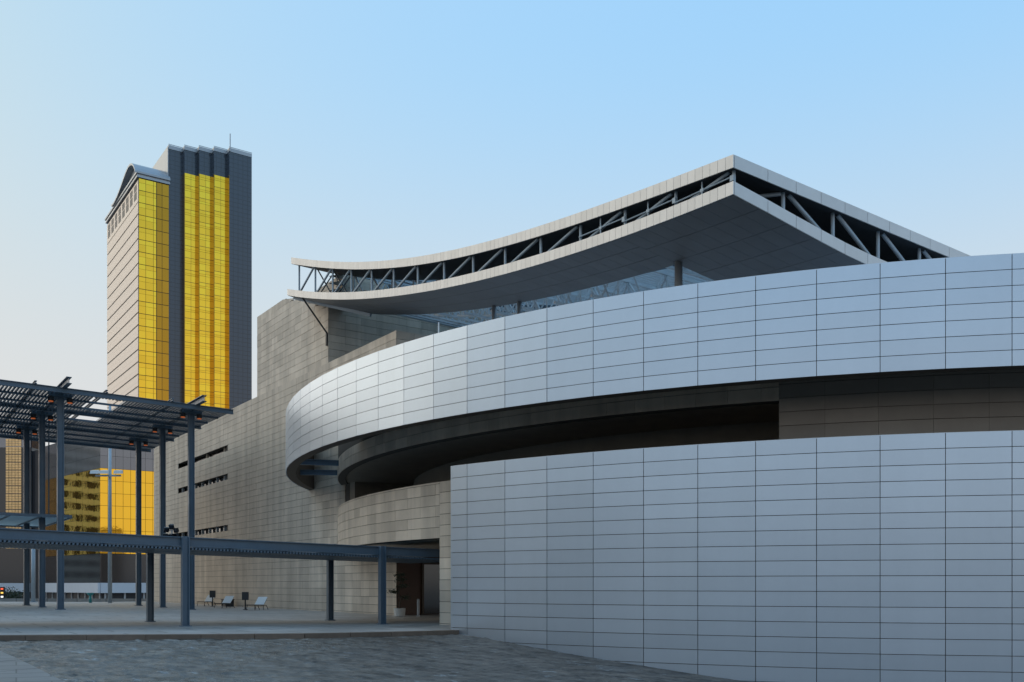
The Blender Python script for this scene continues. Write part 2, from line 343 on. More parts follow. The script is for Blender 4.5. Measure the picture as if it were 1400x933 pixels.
# ---- sloping cascade bed: rough stone ledges, real relief
KA = np.array([[p.x, p.y, plaza_z(tcoord(p))] for p in KP] + [[9, 33.0, -1.33], [30, 30, -3.2]])
ND = np.array([0.9063, 0.4226]); FD = np.array([0.4226, -0.9063])       # along the kerb, down the slope
def pool_z(X, Y): return -0.07357 * X + 0.0966 * Y - 3.9065
KN = KA[:, :2] @ ND; KF = KA[:, :2] @ FD
def pool_h(X, Y):                       # bed height without relief (arrays)
    c = X * ND[0] + Y * ND[1]; l = np.maximum(X * FD[0] + Y * FD[1] - np.interp(c, KN, KF), 0)
    ke = np.interp(c, KN, KA[:, 2]) - 0.15; wg = np.where(c < KN[-3] + .5, np.exp(-l / 4.0), 0.0)
    zz = -0.07357 * X + 0.0966 * Y - 3.9265
    return np.maximum(zz * (1 - wg) + ke * wg, -3.9), l
def vnoise(X, Y, seed):
    rs = np.random.RandomState(seed); T = rs.rand(256, 256)
    xi = np.floor(X).astype(int); yi = np.floor(Y).astype(int); fx = X - xi; fy = Y - yi; fx = fx * fx * (3 - 2 * fx); fy = fy * fy * (3 - 2 * fy)
    g_ = lambda i, j: T[i % 256, j % 256]
    return (g_(xi, yi) * (1 - fx) + g_(xi + 1, yi) * fx) * (1 - fy) + (g_(xi, yi + 1) * (1 - fx) + g_(xi + 1, yi + 1) * fx) * fy
ls = np.concatenate([np.arange(0, 14, 0.075), np.arange(14, 34, 0.6)])
cs = np.concatenate([np.arange(-24, 0, .11), np.arange(0, 28, 0.085), np.arange(28, 42, .4)])
Cg, Lg = np.meshgrid(cs, ls, indexing='ij')
Fg = np.interp(Cg, KN, KF) + Lg - 0.08
Xg = Cg * ND[0] + Fg * FD[0]; Yg = Cg * ND[1] + Fg * FD[1]
Zg, _ = pool_h(Xg, Yg)
warp = 0.5 * vnoise(Cg * 0.5, Lg * 0.6, 1) + 0.25 * vnoise(Cg * 1.7, Lg * 1.5, 2)
saw = np.mod(Lg / 0.42 + warp * 2.2, 1.0)
rel = 0.026 * np.abs(saw - 0.35) * 2 + 0.018 * (vnoise(Cg * 1.6, Lg * 3.4, 3) - .5) + 0.024 * (vnoise(Cg * 4.5, Lg * 6, 4) - .5) + 0.026 * (vnoise(Cg * 9, Lg * 10, 5) - .5)
rel = rel * np.clip(1.35 - 0.05 * (Xg + 12), 0.7, 1.4); fine = (Lg < 14.2) & (Cg < 28.2)
Zg = Zg + np.where(fine, rel - 0.03, 0)
nc_, nl_ = Cg.shape
me = bpy.data.meshes.new('cascade_pool')
idx = np.arange(nc_ * nl_).reshape(nc_, nl_)
fq = np.stack([idx[:-1, :-1], idx[1:, :-1], idx[1:, 1:], idx[:-1, 1:]], -1).reshape(-1, 4)
fq = fq[:, ::-1]
me.vertices.add(nc_ * nl_); me.vertices.foreach_set('co', np.stack([Xg, Yg, Zg], -1).astype(np.float32).ravel())
me.loops.add(fq.size); me.loops.foreach_set('vertex_index', fq.astype(np.int32).ravel())
me.polygons.add(len(fq)); me.polygons.foreach_set('loop_start', np.arange(0, fq.size, 4, dtype=np.int32)); me.polygons.foreach_set('loop_total', np.full(len(fq), 4, dtype=np.int32))
me.update(calc_edges=True); me.validate(); me.materials.append(MATS['cascade_water'])
po_ = bpy.data.objects.new('cascade_pool', me); COL.objects.link(po_); po_['kind'] = 'structure'
# ---- paved path beside the cascade
def bed_hit(x, y):
    for D_ in np.arange(15, 40, .02):
        p = at(x, y, D_); h_, _ = pool_h(np.array([p.x]), np.array([p.y]))
        if p.z <= h_[0] + .08: return Vector((p.x, p.y, 0))
e0, e1 = bed_hit(0, 890), bed_hit(90, 933); dv = (e1 - e0).normalized(); nv = Vector((dv.y, -dv.x, 0))
P0, P1 = e0 - dv * 1.6, e0 + dv * 20
def pz(p): h_, _ = pool_h(np.array([p.x]), np.array([p.y])); return Vector((p.x, p.y, h_[0] + 0.08))
NP = 34; pv = []
pbm = MB()
for k in range(NP + 1):
    c = P0 + (P1 - P0) * k / NP; pv += [pz(c) - Vector((0, 0, .012)), pz(c) - Vector((0, 0, 0.6)), pz(c + nv * 7) - Vector((0, 0, .012))]
pf = []
for k in range(NP):
    a_ = 3 * k; pf += [(a_, a_ + 3, a_ + 5, a_ + 2), (a_, a_ + 1, a_ + 4, a_ + 3)]
pbm.add(pv, pf); path = struct('path', pbm, 'joint')
for k in range(NP):
    for j in range(5):
        a_ = P0 + (P1 - P0) * (k / NP) + dv * .006 + nv * (j * 1.4 + .005); b_ = P0 + (P1 - P0) * ((k + 1) / NP) - dv * .006 + nv * (j * 1.4 + .005)
        q4 = [pz(a_), pz(b_), pz(b_ + nv * 1.39), pz(a_ + nv * 1.39)]; jz = Vector((0, 0, random.uniform(0, .006)))
        sl_ = MB().hexa([v - Vector((0, 0, .011)) for v in q4], [v + jz for v in q4]); me = mesh('paving_slab', sl_.v, sl_.f, 'path_paving'); fixn(me)
        o = bpy.data.objects.new('paving_slab', me); COL.objects.link(o); o.parent = path

# ================================================================== MUSEUM
mus_loc = st(51.6, 27.3, 0)
mus = thing('museum_building', mus_loc, 'low stone and silver museum with round hall, tall block and swept double-deck roof', 'museum')

# ---------- stone facing helper
CH = 0.52; Z0 = 14.14 - 28 * CH          # course height, bottom of first course
def stone_plane(parent, axis, fixed, a0, a1, z0, z1, cw=1.25, out=-1, skip=None, topf=None, cap=300, gap=0.012, th=0.06, m='stone'):
    """axis 's': plane t=fixed running along s; axis 't': plane s=fixed running along t. out: sign of the outward normal on the fixed axis"""
    nrow = int(round((z1 - z0) / CH)); ncol = int(math.ceil((a1 - a0) / cw - 1e-6)); items = []
    for r in range(nrow):
        for c in range(ncol):
            x0 = a0 + c * cw; x1 = min(a1, x0 + cw); zz0 = z0 + r * CH; zz1 = zz0 + CH
            if skip and skip((x0 + x1) / 2, (zz0 + zz1) / 2): continue
            clip = None
            if topf:
                h0, h1 = topf(x0), topf(x1)
                if max(h0, h1) <= zz0 + 0.03: continue
                if min(h0, h1) < zz1: clip = (max(min(h0, zz1), zz0 + 0.01), max(min(h1, zz1), zz0 + 0.01))
            ctr = st((x0 + x1) / 2, fixed, 0) if axis == 's' else st(fixed, (x0 + x1) / 2, 0)
            items.append((ctr.length, x0, x1, zz0, zz1, clip))
    items.sort(key=lambda i: i[0]); rest = MB(); n = 0
    for _, x0, x1, zz0, zz1, clip in items:
        j = random.uniform(-0.006, 0.006); f = fixed + out * (th / 2 + j)
        if n < cap and clip is None:
            c = st((x0 + x1) / 2, f, (zz0 + zz1) / 2) if axis == 's' else st(f, (x0 + x1) / 2, (zz0 + zz1) / 2)
            piece('stone', m, c, (x1 - x0 - gap * .7, th, zz1 - zz0 - gap * 1.9), ROT_S if axis == 's' else ROT_T, parent); n += 1
        else:
            mb = MB() if n < cap else rest
            fa, fb = f - th / 2, f + th / 2; h0, h1 = (zz1 - gap * 1.9, zz1 - gap * 1.9) if clip is None else clip
            xa, xb = x0 + gap / 2, x1 - gap / 2
            P = (lambda a, ff, z: st(a, ff, z)) if axis == 's' else (lambda a, ff, z: st(ff, a, z))
            mb.hexa([P(xa, fa, zz0), P(xb, fa, zz0), P(xb, fb, zz0), P(xa, fb, zz0)], [P(xa, fa, h0), P(xb, fa, h1), P(xb, fb, h1), P(xa, fb, h0)])
            if n < cap: obj('stone', mb, m, parent); n += 1
    if rest.v: obj('stone_courses', rest, m, parent, kind='stuff')

TW = 27.3; S_C, S_L = 51.6, 110.2
slots = [(84.5, 100.75, 14.14), (84.5, 100.75, 11.54), (84.5, 100.75, 6.86)]
# main wall backing with real slot recesses
mw = MB()
zs = [-4.2, 4.4, 6.86, 6.86 + CH, 11.54, 11.54 + CH, 14.14, 14.14 + CH, 17.74]
for za, zb_ in zip(zs, zs[1:]):
    S_0 = 58.4 if 4.3 < za < 11.5 else S_C
    if any(abs(za - s_[2]) < 1e-3 for s_ in slots):
        mw.boxst(S_0, 84.5, TW, TW + 0.9, za, zb_); mw.boxst(100.75, S_L, TW, TW + 0.9, za, zb_)
    else: mw.boxst(S_0, S_L, TW, TW + 0.9, za, zb_)
main_wall = obj('main_wall', mw, 'stone_joint', mus)
def skip_main(a, z):
    if any(s_[0] < a < s_[1] and s_[2] < z < s_[2] + CH for s_ in slots): return True
    return a < 58.6 and 4.4 < z < 11.4
stone_plane(main_wall, 's', TW, S_C - 0.08, S_L, Z0, 14.14 + 7 * CH, skip=skip_main)
for (a, b, z) in slots:
    sl = obj('window_slot', MB().boxst(a, b, TW + 0.50, TW + 0.54, z, z + CH), 'black_glass', main_wall)
    k = a + 1.35
    while k < b - 0.5:
        piece('mullion', 'steel_light' if z < 14 else 'stone', st(k, TW + 0.3, z + CH / 2), (0.12, 0.25, CH), ROT_S, main_wall)
        k += 2.3 if z < 14 else 5.4
# return wall (right end of the main wall)
rw = obj('return_wall', MB().boxst(S_C, S_C + 0.8, TW + 0.9, 60, -4.2, 4.1).boxst(S_C, S_C + 0.8, TW + 0.9, 60, 11.7, 17.74), 'stone_joint', mus)
stone_plane(rw, 't', S_C, TW + 0.02, 50, Z0, 14.14 + 7 * CH, out=-1, skip=lambda a, z: z < 12.9 or a > 40)
# left end, roof slab
obj('end_wall', MB().boxst(S_L - 0.8, S_L - 0.01, TW + 0.9, 60, -4.2, 17.74), 'stone', mus)
obj('roof_slab', MB().boxst(S_C + 0.8, S_L - 0.8, TW + 0.9, 60, 16.9, 17.2), 'deck_dark', mus)
# ---------- tall block
SB0, SB1 = 62.04, 76.6
def btop(s_): return 24.53 if s_ > 70.26 else 21.86 + (s_ - SB0) / (70.26 - SB0) * (24.53 - 21.86)
tb = MB()
tb.add([st(SB0, TW + .08, 17.2), st(SB1, TW + .08, 17.2), st(SB1, TW + .08, 24.5), st(70.26, TW + .08, 24.5), st(SB0, TW + .08, 21.84),
        st(SB0, 28.6, 17.2), st(SB1, 28.6, 17.2), st(SB1, 28.6, 24.5), st(70.26, 28.6, 24.5), st(SB0, 28.6, 21.84)],
       [(0, 1, 2, 3, 4), (9, 8, 7, 6, 5), (0, 4, 9, 5), (1, 6, 7, 2), (2, 7, 8, 3), (3, 8, 9, 4), (0, 5, 6, 1)])
tb.boxst(SB0, SB1 - .02, 28.62, 51.9, 17.3, 24.46)
tall = obj('tall_block', tb, 'stone_joint', mus)
stone_plane(tall, 's', TW + 0.08, SB0 - 0.05, SB1, 14.14 + 7 * CH, 14.14 + 20 * CH, topf=btop)
stone_plane(tall, 't', SB0, TW + 0.08, 50, 14.14 + 7 * CH, 14.14 + 20 * CH, out=-1, topf=lambda a: 21.86 if a < 28.6 else 24.48, cw=1.26)
stone_plane(tall, 's', 28.62, SB0, 70.2, 14.14 + 15 * CH, 14.14 + 20 * CH, skip=lambda a, z: z < btop(a) - 0.6)
# ---------- round hall (stone drum)
dm = MB()
A_J = 168.0                     # where it disappears behind the main wall
A_JAMB, A_INF, A_END = 221.31, 249.03, 292.0
DR = R2 - 0.05
dm.ring(DR - 0.5, DR, A_J, A_JAMB, 4.13, H_LOW - 0.06, 40)
dm.ring(DR - 0.5, DR, A_JAMB, A_END, -4.2, H_LOW - 0.06, 50)
dm.ring(DR - 0.5, DR, A_J, A_END, 8.82, 12.0, 90)
dm.ring(DR - 0.5, DR, A_INF, A_END, H_LOW - 0.06, 8.82, 40)
drum = obj('round_hall', dm, 'stone_joint', mus)
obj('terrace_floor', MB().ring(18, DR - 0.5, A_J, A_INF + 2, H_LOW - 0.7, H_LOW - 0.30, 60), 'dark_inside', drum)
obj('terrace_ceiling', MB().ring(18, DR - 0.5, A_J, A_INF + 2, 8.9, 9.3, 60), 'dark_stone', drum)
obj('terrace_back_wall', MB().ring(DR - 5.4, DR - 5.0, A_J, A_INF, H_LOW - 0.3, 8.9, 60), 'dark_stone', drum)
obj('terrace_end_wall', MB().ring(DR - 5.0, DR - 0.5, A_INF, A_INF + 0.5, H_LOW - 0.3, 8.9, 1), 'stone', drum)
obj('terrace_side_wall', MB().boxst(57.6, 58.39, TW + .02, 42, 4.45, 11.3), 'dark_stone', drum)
obj('entrance_soffit', MB().ring(14, DR - 0.5, A_J, A_JAMB, 4.13, 4.4, 50), 'stone', drum)
obj('hall_roof', MB().ring(3, DR - 0.5, A_J, A_END, 11.2, 11.6, 60), 'white_wall', drum)
DS = 2.09
def drum_stones(z_lo, z_hi, a_lo, a_hi, cap, m='stone', nm='stone', DS=DS):
    rest = MB(); n = 0
    rows = []
    z = z_lo
    while z < z_hi - 0.05: rows.append((z, min(z + CH, z_hi))); z += CH
    k = math.floor((a_lo - A0) / DS)
    cols = []
    while A0 + k * DS < a_hi: cols.append((max(a_lo, A0 + k * DS), min(a_hi, A0 + (k + 1) * DS))); k += 1
    for (a0, a1) in cols:
        if a1 - a0 < 0.15: continue
        am = (a0 + a1) / 2; wd = 2 * R2 * math.sin(rad(a1 - a0) / 2)
        for (za, zb_) in rows:
            if not (182 < am < 276): continue
            c = pol(am, R2 * math.cos(rad(a1 - a0) / 2) - 0.03 + random.uniform(-.005, .005), (za + zb_) / 2)
            piece(nm, m, c, (wd - 0.009, 0.06, zb_ - za - 0.022), rad(am) + math.pi / 2, drum); n += 1
    return n
nst = drum_stones(4.13, H_LOW - 0.05, 180, A_JAMB, 0)
nst += drum_stones(H_LOW - 0.05 - 15 * CH, H_LOW - 0.05, A_JAMB, 225.6, 0)
nst += drum_stones(8.82, 8.82 + 2 * CH, 180, A_INF, 0)
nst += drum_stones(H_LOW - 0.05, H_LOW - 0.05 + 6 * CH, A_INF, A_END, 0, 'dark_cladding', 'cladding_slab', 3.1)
# ---------- entrance
ent = obj('entrance', MB().boxst(S_C - 0.06, S_C - 0.01, 27.36, 36.5, 0.01, 4.08), 'brown_wood', mus)
obj('door_leaf', MB().boxst(S_C - 0.12, S_C - 0.07, 29.2, 30.6, 0.05, 3.2), 'black_glass', ent)
obj('door_leaf', MB().boxst(S_C - 0.12, S_C - 0.07, 30.66, 32.1, 0.05, 3.2), 'black_glass', ent)
obj('door_frame', MB().boxst(S_C - 0.16, S_C - 0.07, 29.05, 29.19, 0.02, 3.35).boxst(S_C - 0.16, S_C - 0.07, 32.11, 32.25, 0.02, 3.35).boxst(S_C - 0.16, S_C - 0.07, 29.19, 32.11, 3.21, 3.35), 'door_bronze', ent)
obj('side_panel', MB().boxst(S_C - 0.13, S_C - 0.07, 32.4, 34.6, 0.02, 2.7), 'door_bronze', ent)
obj('transom_panel', MB().boxst(S_C - 0.13, S_C - 0.07, 32.4, 34.6, 2.8, 3.5), 'stone', ent)

# ---------- silver screens: flat facets between the seams
def seam(n): return A0 + DA * n
def screen_panels(parent, n0, n1, z_top, rows, cut=None):
    k = math.floor(n0); cnt = 0
    while k < n1:
        a, b = max(k, n0), min(k + 1, n1)
        aa, ab = seam(a), seam(b)
        if b - a > 0.03:
            am = (aa + ab) / 2; wd = 2 * R1 * math.sin(rad(ab - aa) / 2); rm = R1 * math.cos(rad(ab - aa) / 2)
            for r in range(rows):
                zt = z_top - r * ROW; zc = zt - ROW / 2
                if cut and cut(pol(am, R1), zt): continue
                o = piece('panel', 'silver', pol(am, rm - 0.02, zc), (wd - 0.022, 0.04, ROW - 0.021), rad(am) + math.pi / 2 + random.gauss(0, 0.0014), parent, 0)
                o.rotation_euler = (random.gauss(0, 0.003), 0, o.rotation_euler[2]); cnt += 1
        k += 1
    return cnt
NB0 = (176.4 - A0) / DA; NB1 = 17.0
band = obj('silver_band', MB().ring(R1 - 0.62, R1 - 0.075, 176.4, seam(NB1), H_BB + 0.015, H_TOP - 0.02, 100), 'joint', mus)
screen_panels(band, NB0, NB1, H_TOP, 7)
obj('coping', MB().ring(R1 - 0.66, R1 - 0.09, 176.4, seam(NB1), H_TOP - 0.018, H_TOP + 0.02, 100), 'fascia', band)
NL0 = (228.54 - A0) / DA
low = obj('silver_wall', MB().ring(R1 - 0.50, R1 - 0.075, 228.58, seam(NB1), -4.2, H_LOW - 0.02, 70), 'joint', mus)
screen_panels(low, NL0, NB1, H_LOW, 19, cut=lambda p, zt: zt < pool_z(p.x, p.y) - 0.15)
obj('coping', MB().ring(R1 - 0.53, R1 - 0.09, 228.6, seam(NB1), H_LOW - 0.018, H_LOW + 0.01, 70), 'fascia', low)
obj('end_cap', MB().ring(R1 - 0.50, R1 - 0.02, 228.46, 228.53, -1.0, H_LOW, 1), 'silver', low)
for k in (-11.4, -8.6):
    a = seam(k)
    obj('bracket_beam', MB().ibeam(pol(a, R2 - 0.06, 9.55), pol(a, R1 - 0.63, 9.55), 0.22, 0.34), 'steel', band)
obj('gap_soffit', MB().ring(R2 + .02, R1 - 0.64, 206, seam(NB1), 10.3, 10.5, 70), 'joint', band)
obj('rod', MB().tube(pol(seam(2.0), R1 - 0.3, H_TOP), pol(seam(2.0), R1 - 0.3, H_TOP + 0.55), 0.03, 8), 'white_paint', band)

# ---------- swept roof: two decks with a truss between
TR = 25.2; SR0, SR1 = 22.38, 63.66; SRL = 64.4; BAY = 2.876
def z_up(s_, t_): x = (s_ - 43) / 20; return (((-0.2146 * x + 0.1151) * x + 1.731) * x + 3.8962) * x + 19.6572 - 0.026 * (t_ - TR)
LT = [25.2, 27.13, 28.69, 30.2, 31.71, 33.21, 34.44, 36, 40, 80]; LZ = [0, -0.24, -0.45, -0.64, -0.82, -0.95, -1.02, -1.06, -1.08, -1.08]
def z_lo(s_, t_): x = (s_ - 43) / 20; return (((0.0197 * x + 0.0373) * x + 1.3467) * x + 3.3146) * x + 18.1765 + float(np.interp(t_, LT, LZ))
FH = 0.46
def patch(mb, zf, s0, s1, t0, t1, ns, ntt, th):      # curved slab hanging below zf
    V = []
    for i in range(ns + 1):
        for j in range(ntt + 1):
            a, b = s0 + (s1 - s0) * i / ns, t0 + (t1 - t0) * j / ntt
            V += [st(a, b, zf(a, b)), st(a, b, zf(a, b) - th)]
    Fc = []; W = ntt + 1
    I = lambda i, j, k: 2 * (i * W + j) + k
    for i in range(ns):
        for j in range(ntt):
            Fc += [(I(i, j, 0), I(i + 1, j, 0), I(i + 1, j + 1, 0), I(i, j + 1, 0)), (I(i, j, 1), I(i, j + 1, 1), I(i + 1, j + 1, 1), I(i + 1, j, 1))]
    for i in range(ns):
        Fc += [(I(i, 0, 0), I(i, 0, 1), I(i + 1, 0, 1), I(i + 1, 0, 0)), (I(i, ntt, 0), I(i + 1, ntt, 0), I(i + 1, ntt, 1), I(i, ntt, 1))]
    for j in range(ntt):
        Fc += [(I(0, j, 0), I(0, j + 1, 0), I(0, j + 1, 1), I(0, j, 1)), (I(ns, j, 0), I(ns, j, 1), I(ns, j + 1, 1), I(ns, j + 1, 0))]
    return mb.add(V, Fc)
TB = 28.5; SO = 28.4; T_BACK = 50.0
roof = obj('canopy_roof', patch(patch(MB(), lambda a, b: z_up(a, b) - 0.02, SR0 + .06, SO, TR + .06, T_BACK, 4, 12, FH - 0.05), lambda a, b: z_up(a, b) - 0.02, SO + .002, SR1 - .03, TR + .06, TB, 24, 2, FH - 0.05), 'deck_dark', mus)
obj('lower_deck', patch(patch(MB(), lambda a, b: z_lo(a, b) - 0.03, SR0 + .06, SO, TR + .06, T_BACK, 4, 14, FH - 0.08), lambda a, b: z_lo(a, b) - 0.03, SO + .002, SRL - .03, TR + .06, TB, 24, 3, FH - 0.08), 'deck_dark', roof)
# soffit panels under the lower deck
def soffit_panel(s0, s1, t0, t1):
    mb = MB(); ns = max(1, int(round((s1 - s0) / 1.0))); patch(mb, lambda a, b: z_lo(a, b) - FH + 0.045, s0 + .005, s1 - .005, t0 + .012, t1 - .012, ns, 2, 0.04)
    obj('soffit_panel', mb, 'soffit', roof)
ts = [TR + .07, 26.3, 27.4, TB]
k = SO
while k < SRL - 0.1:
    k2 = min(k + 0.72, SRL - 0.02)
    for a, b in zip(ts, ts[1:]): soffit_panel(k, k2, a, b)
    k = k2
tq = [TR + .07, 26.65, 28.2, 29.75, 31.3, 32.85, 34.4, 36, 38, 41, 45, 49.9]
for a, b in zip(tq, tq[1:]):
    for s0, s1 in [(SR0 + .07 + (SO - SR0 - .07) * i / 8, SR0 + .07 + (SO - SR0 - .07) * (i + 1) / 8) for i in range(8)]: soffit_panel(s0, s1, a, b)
# fascia panels (left edge, upper and lower)
def fascia_s(zf, s0, s1, n):
    for k in range(n):
        a, b = s0 + (s1 - s0) * k / n + .006, s0 + (s1 - s0) * (k + 1) / n - .006
        za, zb_ = zf(a, TR), zf(b, TR)
        mb = MB().hexa([st(a, TR, za - FH), st(b, TR, zb_ - FH), st(b, TR + .05, zb_ - FH), st(a, TR + .05, za - FH)], [st(a, TR, za), st(b, TR, zb_), st(b, TR + .05, zb_), st(a, TR + .05, za)])
        obj('fascia_panel', mb, 'fascia', roof)
fascia_s(z_up, SR0, SR1, 112); fascia_s(z_lo, SR0, SRL, 114)
def fascia_t(zf, s_, edges):
    for a, b in zip(edges, edges[1:]):
        a += .011; b -= .011; m_ = MB(); nn = 4
        for i in range(nn):
            p, r = a + (b - a) * i / nn, a + (b - a) * (i + 1) / nn
            m_.hexa([st(s_, p, zf(s_, p) - FH), st(s_, r, zf(s_, r) - FH), st(s_ + .05, r, zf(s_, r) - FH), st(s_ + .05, p, zf(s_, p) - FH)], [st(s_, p, zf(s_, p)), st(s_, r, zf(s_, r)), st(s_ + .05, r, zf(s_, r)), st(s_ + .05, p, zf(s_, p))])
        obj('fascia_panel', m_, 'fascia', roof)
edges = [TR + .055, 27.05] + [28.65 + 1.49 * i for i in range(15)]
fascia_t(z_up, SR0, edges); fascia_t(z_lo, SR0, edges)
fascia_t(z_up, SR1 - .05, [TR + .055, 26.7, TB]); fascia_t(z_lo, SRL - .05, [TR + .055, 26.7, TB])
# edge truss, left
sp = [22.62 + BAY * i for i in range(15)]
tt_ = TR + 0.30
for i, s_ in enumerate(sp):
    obj('post', MB().tube(st(s_, tt_, z_lo(s_, tt_) - .02), st(s_, tt_, z_up(s_, tt_) - FH + .03), 0.065, 10), 'steel_light', roof)
for i in range(14):
    a, b = sp[i + 1] - 0.22, sp[i] + 0.22
    obj('diagonal', MB().tube(st(a, tt_, z_lo(a, tt_)), st(b, tt_, z_up(b, tt_) - FH + .03), 0.07, 10), 'steel_light', roof)
for i in range(3):        # fine double ties near the sharp corner
    a, b = sp[i], sp[i + 1]; m_ = MB(); zm = lambda x: (z_lo(x, tt_) + z_up(x, tt_) - FH) / 2
    mid = (a + b) / 2
    m_.tube(st(a, tt_ - .1, zm(a) + .05), st(mid, tt_ - .1, zm(mid) - .02), 0.028, 6).tube(st(mid, tt_ - .1, zm(mid) - .02), st(b, tt_ - .1, zm(b) - .1), 0.028, 6).tube(st(mid, tt_ - .1, z_lo(mid, tt_)), st(mid, tt_ - .1, z_up(mid, tt_) - FH), 0.03, 6)
    m_.box(st(mid, tt_ - .1, zm(mid) - .02), (0.16, 0.06, 0.12), ROT_S).box(st(a, tt_ - .1, zm(a)), (0.16, 0.06, 0.2), ROT_S)
    obj('tie_rod', m_, 'steel_light', roof)
# edge truss, right
ss = SR0 + 0.35
tp = [28.33 + 3.0 * i for i in range(8)]
for t_ in tp: obj('post', MB().tube(st(ss, t_, z_lo(ss, t_) - .02), st(ss, t_, z_up(ss, t_) - FH + .03), 0.075, 10), 'steel_light', roof)
obj('diagonal', MB().tube(st(ss + 1.5, 26.2, z_lo(ss, 26.2) + .25), st(ss, 28.2, z_up(ss, 28.2) - FH - .05), 0.075, 10), 'steel_light', roof)
for a, b in zip(tp, tp[1:]):
    obj('diagonal', MB().tube(st(ss, a + .3, z_up(ss, a) - FH + .02), st(ss, b - .3, z_lo(ss, b)), 0.085, 10), 'steel_light', roof)
    obj('diagonal', MB().tube(st(ss + 2.2, a + .3, z_lo(ss, a)), st(ss + 2.2, b - .3, z_up(ss, b) - FH), 0.07, 8), 'steel_light', roof)
# inner truss line along the opening, cross trusses and glazed louvre roof over it
for i, s_ in enumerate(sp[2:], 2):
    obj('inner_post', MB().tube(st(s_, TB - .1, z_lo(s_, TB) - .1), st(s_, TB - .1, z_up(s_, TB) - .3), 0.06, 8), 'steel_pale', roof)
for i in range(2, 14):
    a, b = sp[i] + .2, sp[i + 1] - .2
    obj('inner_diagonal', MB().tube(st(a, TB - .1, z_lo(a, TB) - .1), st(b, TB - .1, z_up(b, TB) - FH), 0.06, 8), 'steel_pale', roof)
def cross_truss(s_, depth):
    m_ = MB(); n = 9; T0, T1 = TB, T_BACK
    up = lambda t_: z_up(s_, t_) - 0.35; lo_ = lambda t_: z_up(s_, t_) - 0.35 - depth
    m_.bar(st(s_, T0, up(T0)), st(s_, T1, up(T1)), 0.14).bar(st(s_, T0, lo_(T0)), st(s_, T1, lo_(T1)), 0.13)
    for j in range(n):
        a, b = T0 + (T1 - T0) * j / n, T0 + (T1 - T0) * (j + 1) / n
        m_.tube(st(s_, a, up(a)), st(s_, (a + b) / 2, lo_((a + b) / 2)), 0.05, 6).tube(st(s_, (a + b) / 2, lo_((a + b) / 2)), st(s_, b, up(b)), 0.05, 6)
    obj('cross_truss', m_, 'steel_pale', roof)
for s_ in sp[2:14]: cross_truss(s_, 2.1 if s_ > 33 else 0.7)
sk = MB()
for i in range(26):
    a, b = SO + .01 + (SB0 - .31 - SO) * i / 26, SO + .01 + (SB0 - .31 - SO) * (i + 1) / 26
    sk.add([st(a, TB, z_up(a, TB) + .02), st(b, TB, z_up(b, TB) + .02), st(b, T_BACK, z_up(b, T_BACK) + .02), st(a, T_BACK, z_up(a, T_BACK) + .02)], [(0, 1, 2, 3)])
obj('skylight', sk, 'sky_glass', roof)
k = SO + 0.3
while k < SB0 - 0.3:
    m_ = MB()
    m_.hexa([st(k, TB, z_up(k, TB) - .16), st(k + .07, TB, z_up(k, TB) - .16), st(k + .07, T_BACK, z_up(k, T_BACK) - .16), st(k, T_BACK, z_up(k, T_BACK) - .16)],
            [st(k - .06, TB, z_up(k, TB) - .04), st(k - .01, TB, z_up(k, TB) - .04), st(k - .01, T_BACK, z_up(k, T_BACK) - .04), st(k - .06, T_BACK, z_up(k, T_BACK) - .04)])
    obj('louvre', m_, 'steel_pale', roof); k += 0.36
for t_ in (30.2, 33.5):
    m_ = MB()
    for a, b in zip(sp[4:13], sp[5:14]):
        hi = lambda x: z_up(x, t_) - .4
        m_.bar(st(a, t_, hi(a) - 1.9), st(b, t_, hi(b) - 1.9), .12).tube(st(a, t_, hi(a)), st((a + b) / 2, t_, hi((a + b) / 2) - 1.9), .055, 6).tube(st((a + b) / 2, t_, hi((a + b) / 2) - 1.9), st(b, t_, hi(b)), .055, 6).tube(st(a, t_, hi(a)), st(a, t_, hi(a) - 1.9), .05, 6)
    obj('long_truss', m_, 'steel_pale', roof)
for t_ in (32.0, 36.5, 41.0, 45.5):
    m_ = MB(); q_ = [SO + (SB0 - .4 - SO) * i / 30 for i in range(31)]
    for a, b in zip(q_, q_[1:]): m_.bar(st(a, t_, z_up(a, t_) - .5), st(b, t_, z_up(b, t_) - .5), 0.16, 0.2)
    obj('purlin', m_, 'steel', roof)
for s_, r_ in ((SO - .15, .17), (39.9, .13), (42.3, .13)): obj('roof_column', MB().tube(st(s_, TB - .1, 11.6), st(s_, TB - .1, z_lo(s_, TB) - FH + .05), r_, 16), 'grey_metal', roof, smooth=True)
# strut against the tall block
m_ = MB().tube(st(62.1, TW + 0.0, 19.9), st(62.0, TR + .15, 22.15), 0.06, 8).box(st(62.12, TW - 0.04, 19.5), (0.16, 0.12, 0.9), ROT_S)
obj('strut', m_, 'black_metal', roof)
m_ = MB()
for a, b in zip(sp[12:], sp[13:]): m_.tube(st(a, TR + 1.7, z_lo(a, TR + 1.7)), st(b, TR + 1.7, z_up(b, TR + 1.7) - FH), 0.05, 6).tube(st(b, TR + 1.7, z_lo(b, TR + 1.7)), st(a, TR + 1.7, z_up(a, TR + 1.7) - FH), 0.05, 6)
obj('wind_bracing', m_, 'steel', roof)
obj('edge_beam', MB().bar(st(SRL - .3, TR + .4, z_lo(SRL - .3, TR) - FH - .1), st(57.0, TB - .3, z_lo(57, TB) - FH - .12), 0.16, 0.22), 'steel_light', roof)

